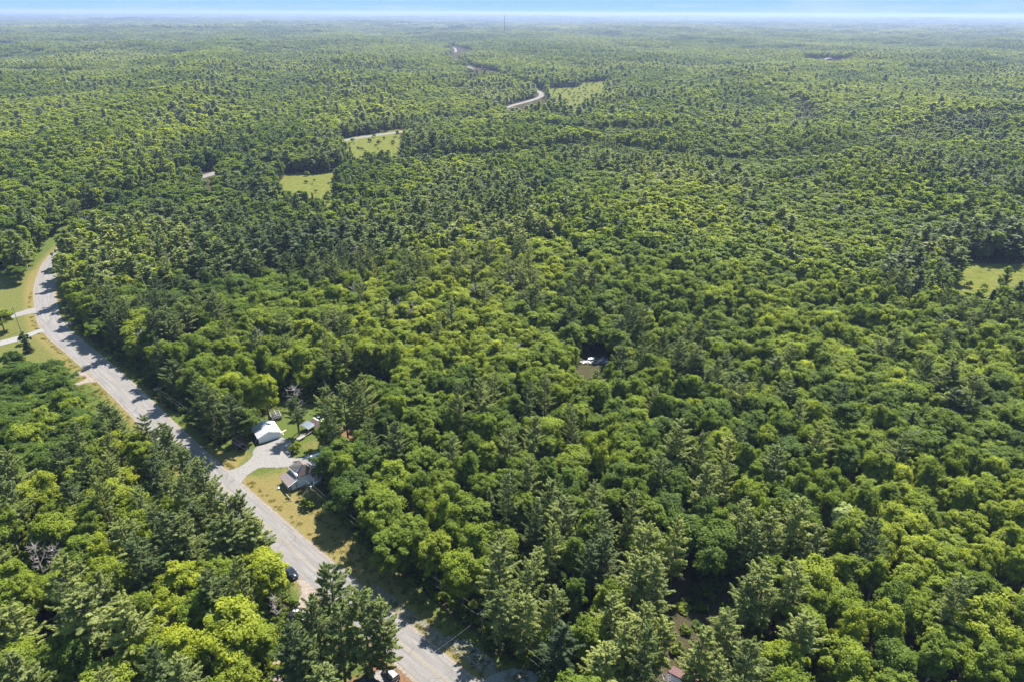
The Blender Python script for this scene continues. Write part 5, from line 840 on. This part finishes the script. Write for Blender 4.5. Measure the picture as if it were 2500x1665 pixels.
# ---- greenhouse frame
B = thing('shed_frame', (-77.7, 188.6, 0), R(30), 'bare white rafters of a roofless shed behind the garage', 'shed frame')
MB().box(0, 3.0, 0, 3.6, 0, .9).build('base_wall', M['bark'], B)
MB().box(.1, 2.9, .1, 3.5, .9, .93).build('dark_interior', M['black'], B)  # black sheet on the solid base imitates the unlit interior
for y in (0, 1.2, 2.4, 3.6):
    MB().bar((0, y, .9), (0, y, 1.4), .08).bar((3, y, .9), (3, y, 1.4), .08).bar((0, y, 1.4), (1.5, y, 2.15), .08).bar((3, y, 1.4), (1.5, y, 2.15), .08).build('rafter', M['pale_wood'], B)
MB().bar((1.5, -.1, 2.2), (1.5, 3.7, 2.2), .1).build('ridge_beam', M['pale_wood'], B)
for x in (0, 3): MB().bar((x, -.1, 1.45), (x, 3.7, 1.45), .08).build('eave_beam', M['pale_wood'], B)

# ---- open shed
S = thing('open_shed', (-65.2, 184.6, 0), R(-38), 'open shed with white metal roof and blue-grey canopy behind the yard pines', 'shed')
MB().slab([(0.2, 2.3, 3.0), (5.6, 2.3, 3.0), (5.6, 6.4, 1.95), (.2, 6.4, 1.95)], .07).build('roof', M['white_metal'], S)
MB().slab([(0.2, 2.25, 3.0), (.2, .3, 1.95), (5.6, .3, 1.95), (5.6, 2.25, 3.0)], .07).build('roof', M['rust'], S)
MB().box(.35, 5.4, 5.9, 6.0, 0, 2.0).build('back_wall', M['weathered'], S)
MB().box(5.3, 5.42, .5, 5.88, 0, 2.0).build('side_wall', M['weathered'], S)
for x, y in ((.4, .5), (2.9, .5), (5.3, .45), (.4, 3.2), (-.9, -1.4), (2.8, -1.7)): MB().bar((x, y, 0), (x, y, 1.9), .12).build('post', M['weathered'], S)
cv = MB(); n = 8
for i in range(n + 1):
    t = i / n; z = 2.05 + .28 * math.sin(t * math.pi)
    cv.v += [(-1.1 + 4.2 * t, .9, z + .15), (-1.1 + 4.2 * t, -1.8, z - .25)]
cv.f = [(2 * i, 2 * i + 1, 2 * i + 3, 2 * i + 2) for i in range(n)]; k = len(cv.v); cv.v += [(a, b, c - .03) for a, b, c in cv.v]; cv.f += [tuple(k + q for q in f[::-1]) for f in cv.f]
cv.build('canopy', M['tarp'], S)
for i, (x, y, sx, sy, sz, mt) in enumerate([(1, 3.4, 1.2, .8, .9, 'black'), (2.6, 3.2, .9, 1, 1.2, 'rust'), (3.9, 3.6, 1, .9, .8, 'black'), (.4, -.5, .8, .8, .7, 'black'), (1.8, -.7, 1.0, .6, .5, 'weathered')]):
    o = MB().box(-sx / 2, sx / 2, -sy / 2, sy / 2, 0, sz * .7).box(-sx * .35, sx * .35, -sy * .35, sy * .35, sz * .7, sz).build('crate', M[mt])
    p = Matrix.Rotation(R(-38), 3, 'Z') @ Vector((x, y, 0)); o.location = (-65.2 + p.x, 184.6 + p.y, 0); o.rotation_euler = (0, 0, R(-38 + i * 13))
    tag(o, ['low black crate deep inside the open shed', 'rusty box inside the open shed', 'black crate at the shed side wall', 'black crate under the canopy', 'grey box beneath the canopy edge'][i], 'crate', 'clutter under the open shed')

def wheel(mb_name, loc, r, w, parent, side=1):
    def cyl(rr, ww, mat, par, nm, n=14):
        m = MB(); vs = [(rr * math.cos(6.2832 * i / n), y, rr * math.sin(6.2832 * i / n)) for y in (-ww / 2, ww / 2) for i in range(n)]
        m.add(vs, [(i, (i + 1) % n, n + (i + 1) % n, n + i) for i in range(n)] + [tuple(range(n)), tuple(range(n, 2 * n))[::-1]]); return m.build(nm, mat, par)
    t = cyl(r, w, M['rubber'], parent, 'wheel'); t.location = loc
    h = cyl(r * .58, w + .03, M['steel'], t, 'rim', 10)
    return t

# ---- trailer with planks
T = thing('utility_trailer', (-65.6, 179.0, 0), R(57), 'small grey utility trailer with boards parked in front of the open shed', 'trailer')
MB().box(-1.6, 1.3, -.7, .7, .45, .55).build('bed', M['weathered'], T)
for y in (-.7, .7): MB().bar((-1.6, y, .85), (1.3, y, .85), .07).build('side_rail', M['steel'], T)
for x in (-1.6, -.2, 1.3):
    for y in (-.7, .7): MB().bar((x, y, .5), (x, y, .88), .05).build('stake', M['steel'], T)
for y in (-.62, .3): MB().bar((.4, y, .62), (4.6, y + .15, .75), .1).build('plank', M['timber'], T)
MB().bar((-1.6, 0, .48), (-2.9, 0, .42), .09).build('tongue', M['steel'], T)
for y in (-.85, .85): wheel('w', (0, y, .32), .32, .18, T)
for i, (x, y, l) in enumerate(((-60.8, 180.3, 'dark round barbecue grill on the grass, nearer the open shed'), (-59.0, 180.9, 'dark barbecue grill beside the yard pine trunk'))):
    g = thing('barbecue_grill', (x, y, 0), .4 * i, l, 'grill', 'grills in the yard')
    for a in (0, 2.1, 4.2): MB().bar((.3 * math.cos(a), .3 * math.sin(a), 0), (.12 * math.cos(a), .12 * math.sin(a), .75), .05).build('leg', M['black'], g)
    m = MB(); prof = [(.1, .62), (.34, .75), (.38, .9), (.3, 1.08), (.08, 1.18)]
    for (r0, z0), (r1, z1) in zip(prof, prof[1:]):
        m.add([(r * math.cos(t * .628), r * math.sin(t * .628), z) for r, z in ((r0, z0), (r1, z1)) for t in range(10)], [(i2, (i2 + 1) % 10, 10 + (i2 + 1) % 10, 10 + i2) for i2 in range(10)])
    m.build('bowl', M['black'], g, True)
m = MB(); m.add([(.42 * math.cos(t * .5236), .42 * math.sin(t * .5236), z) for z in (.55, .65) for t in range(12)], [(i, (i + 1) % 12, 12 + (i + 1) % 12, 12 + i) for i in range(12)] + [tuple(range(12, 24))])
g = thing('bird_bath', (-68.9, 174.3, 0), 0, 'white round bird bath at the edge of the driveway', 'bird bath'); m.build('basin', M['white_paint'], g); MB().bar((0, 0, 0), (0, 0, .55), .16, n=8).build('pedestal', M['white_paint'], g)
for x, y, l in ((-72.6, 182.6, 'pale lumber heap along the garage right side'), (-71.9, 180.9, 'white bucket at the garage right corner')):
    g = thing('lumber_heap' if 'heap' in l else 'bucket', (x, y, 0), .9, l, 'lumber' if 'heap' in l else 'bucket')
    if 'heap' in l:
        for i in range(7): MB().bar((-1.3, i * .11 - .4, .06 + .08 * (i % 3)), (1.3, i * .1 - .3, .1 + .09 * (i % 2)), .13).build('board', M['timber'], g)
    else:
        m = MB(); m.add([(r * math.cos(t * .628), r * math.sin(t * .628), z) for r, z in ((.15, 0), (.2, .42)) for t in range(10)], [(i, (i + 1) % 10, 10 + (i + 1) % 10, 10 + i) for i in range(10)] + [tuple(range(10, 20))]); m.build('body', M['white_paint'], g); MB().bar((-.2, 0, .42), (0, 0, .6), .03).bar((0, 0, .6), (.2, 0, .42), .03).build('handle', M['steel'], g)

# ---- tarp-covered van / carport tunnel left of the garage
V = thing('arched_shelter', (-83.1, 174.6, 0), R(-52), 'rusty dark arched shelter with an open end, left of the garage', 'shelter')
m = MB(); n = 10; k = 5
for j in range(k):
    for i in range(n + 1):
        a = math.pi * i / n; m.v.append((-2.9 + 5.8 * j / (k - 1), 1.75 * math.cos(a), .25 + 1.85 * math.sin(a) ** .8 + .04 * ((j * 7 + i * 3) % 3)))
for j in range(k - 1):
    for i in range(n): a = j * (n + 1) + i; m.f.append((a, a + 1, a + n + 2, a + n + 1))
q = len(m.v); m.v += [(x, y * .95, z - .07) for x, y, z in m.v]; m.f += [tuple(q + i for i in f[::-1]) for f in m.f]
m.build('cover', M['rust'], V)
m = MB(); m.add([(-2.88, 1.7 * math.cos(math.pi * i / n), .25 + 1.8 * math.sin(math.pi * i / n) ** .8) for i in range(n + 1)] + [(-2.88, -1.7, 0), (-2.88, 1.7, 0)], [tuple(range(n + 3))]).build('back_panel', M['rust'], V)
MB().slab([(1.9, -.9, 2.16), (2.85, -.9, 2.16), (2.85, .1, 2.24), (1.9, .1, 2.24)], .03).build('patch', M['tan_shingle'], V)
for i, (x, y, s) in enumerate(((2.2, .8, .5), (1.2, -.4, .7), (2.9, 1.2, .3))):
    o = MB().box(-s / 2, s / 2, -s / 2, s / 2, 0, s * .8).box(-s * .2, s * .2, -s * .6, s * .6, s * .8, s).build('junk_box', M[('steel', 'black', 'white_paint')[i]])
    p = Matrix.Rotation(R(-52), 3, 'Z') @ Vector((x, y, 0)); o.location = (-83.1 + p.x, 174.6 + p.y, 0)
    tag(o, ('grey metal box just inside the arched shelter', 'black box deep in the arched shelter', 'small white box at the mouth of the arched shelter')[i], 'box')

# ---- vehicles
def car(name, loc, rz, label, cat, paint, roofmat, L=4.5, W=1.8, Hh=1.68, kind='suv'):
    o = thing(name, loc, rz, label, cat, 'vehicles parked along the road')
    w = W / 2
    # body: stations along x (front = +x): (x, half width, belt height)
    st = [(-L / 2, .86 * w, .78), (-L / 2 + .12, .95 * w, .95), (-L * .3, w, 1.0), (0, w, 1.0), (L * .2, w, .98), (L * .36, .97 * w, .9), (L / 2 - .15, .88 * w, .8), (L / 2, .74 * w, .66)]
    m = MB()
    for x, hw, zb in st: m.v += [(x, -hw * .93, .3), (x, -hw, .55), (x, -hw * .97, zb), (x, hw * .97, zb), (x, hw, .55), (x, hw * .93, .3)]
    for i in range(len(st) - 1):
        for j in range(6): m.f.append((i * 6 + j, i * 6 + (j + 1) % 6, i * 6 + 6 + (j + 1) % 6, i * 6 + 6 + j))
    m.f += [tuple(range(6)), tuple(range(6 * len(st) - 6, 6 * len(st)))[::-1]]
    m.build('body', paint, o, True)
    if kind == 'suv': a0, a1, b0, b1 = -L / 2 + .1, L * .2, -L / 2 + .35, L * .02
    else: a0, a1, b0, b1 = -.45, L * .24, -.3, L * .1
    t = Hh; c = MB().add([(a0, -w * .93, .99), (a1, -w * .93, .97), (a1, w * .93, .97), (a0, w * .93, .99), (b0, -w * .76, t - .06), (b1, -w * .76, t - .05), (b1, w * .76, t - .05), (b0, w * .76, t - .06)], [(0, 1, 5, 4), (1, 2, 6, 5), (2, 3, 7, 6), (3, 0, 4, 7), (0, 3, 2, 1), (4, 5, 6, 7)])
    c.build('windows', M['dark_glass'], o)
    MB().slab([(b0 - .04, -w * .79, t), (b1 + .05, -w * .79, t - .02), (b1 + .05, w * .79, t - .02), (b0 - .04, w * .79, t)], .06).build('roof', roofmat, o)
    for s in (-1, 1):
        for (xa, za, xb, zb) in ((a0, .98, b0, t - .04), (a1, .97, b1, t - .04), ((a0 + a1) / 2, .98, (b0 + b1) / 2, t - .04)):
            MB().bar((xa, s * w * .94, za), (xb, s * w * .78, zb), .07).build('pillar', paint, o)
        if kind == 'suv': MB().bar((b0 + .1, s * w * .7, t + .06), (b1 - .1, s * w * .7, t + .05), .05).build('roof_rail', M['black'], o)
        MB().box(L / 2 - .1, L / 2 - .03, s * w * .62 - .14, s * w * .62 + .14, .62, .74).build('headlight', M['steel'], o)
        MB().box(-L / 2 - .01, -L / 2 + .04, s * w * .72 - .08, s * w * .72 + .08, .7, .95).build('tail_light', M['dark_red'], o)
        MB().box(a1 - .12, a1 + .02, s * (w + .12) - .09, s * (w + .12) + .09, .98, 1.12).build('mirror', paint, o)
        for x in (-L * .3, L * .32): wheel('wheel', (x, s * (w - .1), .34), .34, .22, o)
    MB().box(L / 2 - .02, L / 2 + .06, -w * .7, w * .7, .36, .52).build('bumper', M['black'], o); MB().box(-L / 2 - .07, -L / 2 + .02, -w * .8, w * .8, .4, .56).build('bumper', M['black'], o)
    MB().box(-L / 2 - .085, -L / 2 - .072, -.25, .25, .58, .7).build('number_plate', M['white_paint'], o)
    if kind == 'truck':
        MB().box(-L / 2 + .12, a0 - .05, -w * .82, w * .82, .86, 1.012).build('bed_liner', M['black'], o)
        for s in (-1, 1): MB().bar((-L / 2 + .05, s * w * .9, 1.04), (a0, s * w * .9, 1.04), .1).build('bed_rail', paint, o)
        MB().bar((-L / 2 + .04, -w * .85, 1.03), (-L / 2 + .04, w * .85, 1.03), .09).build('tailgate', paint, o)
    return o
def car_paint(name, c, metal=.4): return plain(name, c, tuple(x * .8 for x in c), 2, .28, metal, .6)
M['grey_paint'] = car_paint('grey_paint', (.1, .1, .115)); M['blue_paint'] = car_paint('blue_paint', (.02, .026, .05)); M['silver_paint'] = car_paint('silver_paint', (.4, .41, .44), .5); M['black_paint'] = car_paint('black_paint', (.014, .014, .018))
car('parked_car', (-24.0, 94.4, .05), R(135), 'grey sport utility car with bright roof in the gravel lot at the bottom edge', 'car', M['grey_paint'], M['silver_paint'], 4.3, 1.75)
car('parked_truck', (-52.2, 121.8, .05), R(-42), 'dark blue pickup truck parked at the mouth of the dirt track by the road', 'pickup truck', M['blue_paint'], M['blue_paint'], 5.0, 1.85, 1.75, 'truck')
t2 = car('parked_truck', (-47.9, 108.4, .05), R(-113), 'black pickup truck with cargo in its bed on the dirt track', 'pickup truck', M['black_paint'], M['black_paint'], 5.2, 1.9, 1.8, 'truck')
for i, (dx, dy, l, mt) in enumerate(((-1.6, .3, 'white parcel in the bed of the black pickup', 'white_paint'), (-1.3, -.4, 'pale grey case in the bed of the black pickup', 'steel'))):
    o = MB().box(-.25, .25, -.2, .2, 0, .22).box(-.18, .18, -.24, .24, .22, .3).build('parcel', M[mt]); p = Matrix.Rotation(R(-113), 3, 'Z') @ Vector((dx, dy, 0)); o.location = (-47.9 + p.x, 108.4 + p.y, 1.07); tag(o, l, 'parcel', 'cargo in the black pickup')

# ---- roofs at the bottom edge
C = thing('cabin', (34.6, 90.4, 0), R(-35), 'cabin with reddish brown roof under the pines at the bottom edge', 'cabin')
MB().box(-3.8, 3.6, -3.4, 1.6, 0, 3.0).build('wall', M['weathered'], C)
MB().slab([(-4.2, -.9, 4.6), (4, -.9, 4.6), (4, 2.1, 3.3), (-4.2, 2.1, 3.3)], .1).build('roof', M['red_roof'], C)
MB().slab([(-4.2, -3.9, 3.3), (4, -3.9, 3.3), (4, -.92, 4.6), (-4.2, -.92, 4.6)], .1).build('roof', M['navy_roof'], C)
MB().bar((-4.2, -.9, 4.63), (4, -.9, 4.63), .14).build('ridge', M['dark_red'], C)
MB().box(-.6, 1.4, -3.6, -3.1, 3.55, 3.62).build('skylight', M['steel'], C)
for x, y, hh, l in ((29.6, 90.0, 6.0, 'leafless branches reaching over the cabin roof at the bottom edge'),):
    o = thing('dead_tree', (x, y, 0), 0, l, 'dead tree'); inst(DEAD[1], 'trunk', (0, 0, 0), o, 0, (.9, .9, .42))
C2 = thing('cottage', (-26.9, 88.6, 0), R(-42), 'cottage corner with dark navy roof cut by the bottom edge', 'cottage')
MB().box(-3.2, 2.3, -4.5, 2.3, 0, 2.6).build('wall', M['grey_siding'], C2)
MB().slab([(-3.6, 2.7, 2.6), (2.8, 2.7, 2.6), (2.8, -.9, 4.0), (-3.6, -.9, 4.0)], .1).build('roof', M['navy_roof'], C2)
MB().slab([(-3.6, -.92, 4.0), (2.8, -.92, 4.0), (2.8, -4.9, 2.6), (-3.6, -4.9, 2.6)], .1).build('roof', M['navy_roof'], C2)
MB().bar((-3.6, -.9, 4.03), (2.8, -.9, 4.03), .12).build('ridge', M['black'], C2)
g = thing('fire_ring', (46.3, 107.8, 0), 0, 'dark tyre-like fire ring in the shaded clearing', 'fire ring')
for i in range(12): a = i * .5236; MB().box(-.14, .14, -.1, .1, 0, .26).build('stone', M['stone'], g).location = (.6 * math.cos(a), .6 * math.sin(a), 0)
MB().add([(.5 * math.cos(t * .5236), .5 * math.sin(t * .5236), .04) for t in range(12)], [tuple(range(12))]).build('ash', M['black'], g)

# ---- scrap pile in the middle clearing
SPL = thing('scrap_pile', (31.5, 231.6, 0), R(8), 'heap of boards, sheet metal and blue tarp in the clearing amid the woods', 'scrap pile')
for i in range(26):
    x = rng.uniform(-4.2, 4.4); y = rng.uniform(-1.4, 1.6); a = rng.uniform(-.5, .7); l = rng.uniform(.8, 2.2); z = rng.uniform(.15, 1.1)
    MB().bar((x - l * math.cos(a), y - l * math.sin(a), z), (x + l * math.cos(a), y + l * math.sin(a), z + rng.uniform(-.2, .5)), rng.uniform(.12, .3), .07).build('board', M[('timber', 'white_paint', 'weathered')[i % 3]], SPL)
for x, y, z, sx, sy, mt, tl in ((-1.2, .6, 1.3, 2.6, 1.2, 'white_metal', .25), (1.2, 1.1, 1.0, 1.8, 1, 'rust', -.2), (3.0, .2, 1.1, 1.7, 1.4, 'tarp', .3), (2.2, -.6, .9, 1.5, .8, 'steel', .2), (-.4, -.5, .7, 1.8, .7, 'black', .1), (4.6, -.7, .4, 1.6, .6, 'white_paint', .05)):
    MB().slab([(x - sx / 2, y - sy / 2, z), (x + sx / 2, y - sy / 2, z + tl), (x + sx / 2 - .1, y + sy / 2, z + tl + .2), (x - sx / 2 + .2, y + sy / 2, z + .15)], .08).build('sheet', M[mt], SPL)
MB().add([(-3, -1, 0), (4, -1.2, 0), (4.4, 1.4, 0), (-2.6, 1.5, 0), (-1, 0, .95), (3, .2, 1.0)], [(0, 1, 5, 4), (1, 2, 5), (2, 3, 4, 5), (3, 0, 4)]).build('heap', M['dead_wood'], SPL)

# ---- utility poles and cables
def pole(loc, h, rz, label, arm=True, can=True, r=.16):
    o = thing('utility_pole', loc, rz, label, 'utility pole', 'utility poles beside the road')
    MB().bar((0, 0, -.3), (0, 0, h), r * 2, n=10, w2=r * 1.3).build('pole', M['pole_wood'], o)
    if arm:
        MB().bar((-1.2, 0, h - .5), (1.2, 0, h - .5), .13).build('crossarm', M['weathered'], o)
        for x in (-1.1, -.4, .4, 1.1): MB().bar((x, 0, h - .44), (x, 0, h - .2), .12, n=8).build('insulator', M['white_paint'], o)
    if can:
        n = 12; m = MB().add([(.42 + .24 * math.cos(6.2832 * i / n), .24 * math.sin(6.2832 * i / n), z) for z in (h - 2.3, h - 1.3) for i in range(n)], [(i, (i + 1) % n, n + (i + 1) % n, n + i) for i in range(n)] + [tuple(range(n))[::-1], tuple(range(n, 2 * n))]); m.build('transformer', M['steel'], o)
    return o
P1 = (-53.94, 147.4); P2 = (-5.9, 103.0); P0 = (-117.0, 196.5); P3 = (22.0, 76.0)
pole((*P1, 0), 7.2, R(25), 'wooden utility pole with grey transformer in front of the white house', False)
pole((*P2, 0), 9.0, R(35), 'utility pole with crossarm and transformer by the verge, at the bottom centre')
pole((*P0, 0), 8.0, R(35), 'wooden utility pole at the wood edge beyond the garage', True, False)
pole((*P3, 0), 9.0, R(35), 'utility pole beyond the bottom edge of the verge', True, False)
pole((-203.7, 256.5, 0), 11.0, R(60), 'tall leaning-looking utility pole on the lawn by the left driveways', True, False)
pole((-152.5, 797, 0), 11.0, R(60), 'far utility pole beside the pale road and meadow', True, False)
def cable(a, b, sag, label, r=.018):
    a = Vector(a); b = Vector(b); pts = [tuple(a.lerp(b, t / 14) - Vector((0, 0, sag * 4 * t / 14 * (1 - t / 14)))) + (r,) for t in range(15)]
    VV, FF = tubes([pts], 4); o = link(bpy.data.objects.new('cable', mesh_np('cable', VV, FF, [M['cable']]))); tag(o, label, 'cable', 'overhead cables')
cable((-117.2, 196.6, 7.8), (-54, 147.4, 7.2), 1.0, 'upper cable from the wood edge to the pole by the house')
cable((-117.0, 196.3, 6.6), (-54.1, 147.3, 6.0), 1.2, 'lower cable from the wood edge to the pole by the house')
cable((-53.8, 147.4, 7.2), (-5.9, 103.0, 8.9), 1.0, 'upper cable between the house pole and the verge pole')
cable((-53.9, 147.3, 6.0), (-6.0, 102.9, 7.0), 1.3, 'lower cable between the house pole and the verge pole')
cable((-5.8, 103.0, 8.9), (22, 76, 8.9), .8, 'upper cable running from the verge pole to the bottom edge')
cable((-5.9, 102.9, 7.0), (22, 75.9, 7.2), .9, 'lower cable running from the verge pole to the bottom edge')
cable((-6.1, 102.9, 7.2), (-28.0, 85.0, 5.2), .8, 'service cable from the verge pole across the road to the cottage')
cable((-54.1, 147.3, 6.2), (-60.5, 103.0, 5.0), 1.0, 'service cable crossing the road toward the left woods')
cable((-54.0, 147.3, 6.6), (-57.0, 153.0, 5.0), .3, 'short service cable from the pole to the house mast')

# ---- radio mast far away
T = thing('radio_mast', (-51, 4332, float(terrain(-51, 4332))), 0, 'thin lattice radio mast far off near the horizon', 'radio mast')
MB().bar((-2, -2, 0), (0, 0, 95), 1.0, n=4).bar((2, -2, 0), (0, 0, 95), 1.0).bar((0, 2, 0), (0, 0, 95), 1.0).build('lattice', M['black'], T)
MB().bar((0, 0, 94), (0, 0, 112), .6).build('antenna', M['steel'], T)

# ---- small things beside the road
def mailbox(x, y, rz, l):
    o = thing('mailbox', (x, y, 0), rz, l, 'mailbox', 'mailboxes along the road'); MB().bar((0, 0, 0), (0, 0, 1.1), .1).build('post', M['weathered'], o)
    m = MB(); n = 6
    for yy in (-.3, .3):
        m.v += [(-.13, yy, 1.1), (.13, yy, 1.1)] + [(.13 * math.cos(math.pi * i / n), yy, 1.25 + .13 * math.sin(math.pi * i / n)) for i in range(n + 1)]
    k = n + 3; m.f = [tuple(range(k)), tuple(range(k, 2 * k))[::-1]] + [(i, (i + 1) % k, k + (i + 1) % k, k + i) for i in range(k)]
    m.build('box', M['black'], o)
mailbox(-38.8, 122.6, R(45), 'dark mailbox on a post on the verge opposite the dirt track')
mailbox(-197.4, 250.6, R(50), 'mailbox on the lower driveway lawn at the left edge')
mailbox(-188.6, 262.8, R(50), 'mailbox at the narrow path right of the bend')
W = thing('wood_trough', (-59.6, 148.8, 0), .5, 'weathered wooden post and prop standing at the house front corner', 'post'); MB().bar((0, 0, 0), (-1.2, 1.4, 1.9), .14).build('prop', M['timber'], W); MB().bar((-.3, .3, 0), (-.3, .3, .9), .12).build('stake', M['weathered'], W)
ch = thing('garden_chair', (-64.9, 153.9, 0), .6, 'pale garden chair at the porch corner', 'chair')
MB().box(-.25, .25, -.25, .25, .4, .45).build('seat', M['white_paint'], ch); MB().box(-.25, .25, .22, .27, .45, .95).build('backrest', M['white_paint'], ch)
for sx in (-.22, .22):
    for sy in (-.22, .22): MB().bar((sx, sy, 0), (sx, sy, .4), .05).build('leg', M['white_paint'], ch)

# ---- garden shrubs and lone trees
def lone(name, kind, x, y, h, r, tint, label, cat):
    o = thing(name, (x, y, 0), rng.uniform(0, 6), label, cat); H_, R_ = REF[kind]; c = inst(HI[kind][0][0], 'crown', (0, 0, 0), o, 0, (r / R_, r / R_, h / H_)); c['tint'] = tint; inst(HI[kind][0][1], 'trunk', (0, 0, 0), o, 0, (r / R_, r / R_, h / H_))
def shrub(x, y, s, tint, label, sz=1.0):
    o = inst(BUSH[0], 'shrub', (x, y, 0), None, rng.uniform(0, 6), (s, s, s * sz)); o['tint'] = tint; tag(o, label, 'shrub')
shrub(-54.6, 145.6, 1.25, .5, 'round green bush at the foot of the pole by the house', 1.0)
shrub(-56.2, 146.4, .7, .6, 'small bright bush beside the pole bush')
shrub(-65.2, 172.2, 1.4, .8, 'bright yellow-green bush between driveway and yard grass')
shrub(-60.9, 150.2, .55, .6, 'small shrub in front of the porch corner')
shrub(-195.0, 245.4, 1.5, .05, 'dark clipped round shrub on the lawn by the lower driveway', 1.3)
lone('spruce_tree', 'S', -188.4, 238.0, 6.0, 2.0, .0, 'little blue spruce on the lawn beside the round shrub', 'spruce')
lone('broadleaf_tree', 'M', -241.0, 311.0, 9.5, 4.2, .3, 'lone round dark green tree on the upper left lawn', 'broadleaf tree')
lone('broadleaf_tree', 'M', -210.5, 256.5, 10.5, 4.2, .55, 'tree at the left edge beside the upper driveway', 'broadleaf tree')
lone('pine_tree', 'P', -266.0, 408.0, 17.0, 5.0, .35, 'lone dark pine standing by the path beyond the bend', 'pine')
for i, (x, y, h) in enumerate(((152, 1395, 9), (165, 1330, 7), (118, 1080, 12), (126, 1090, 13))):
    lone('broadleaf_tree' if i < 2 else 'spruce_tree', 'M' if i < 2 else 'S', x, y, h, h * .3, .4 if i < 2 else .05, ('lone tree at the back of the farthest meadow', 'small lone tree inside the farthest meadow', 'left of two dark spruces below the farthest meadow', 'right of two dark spruces below the farthest meadow')[i], 'broadleaf tree' if i < 2 else 'spruce')
o = inst(BUSH[1], 'shrub', (-213, 322, 0), None, 0, (2.6, 2.6, 2.2)); o['tint'] = 0; 
tag(o, 'bush in the wood right of the road bend', 'shrub')

# ---------------------------------------------------------------- haze
hm = bpy.data.materials.new('haze'); hm.use_nodes = True; ht = hm.node_tree
ht.nodes.remove(ht.nodes['Principled BSDF'])
pv = ht.nodes.new('ShaderNodeVolumePrincipled'); pv.inputs['Color'].default_value = (.36, .46, .72, 1); pv.inputs['Density'].default_value = .000092; pv.inputs['Anisotropy'].default_value = .2
ht.links.new(pv.outputs[0], ht.nodes['Material Output'].inputs['Volume'])
hb = MB().box(-43500, 43500, -4500, 43500, -60, 136).build('haze', hm); tag(hb, kind='stuff')
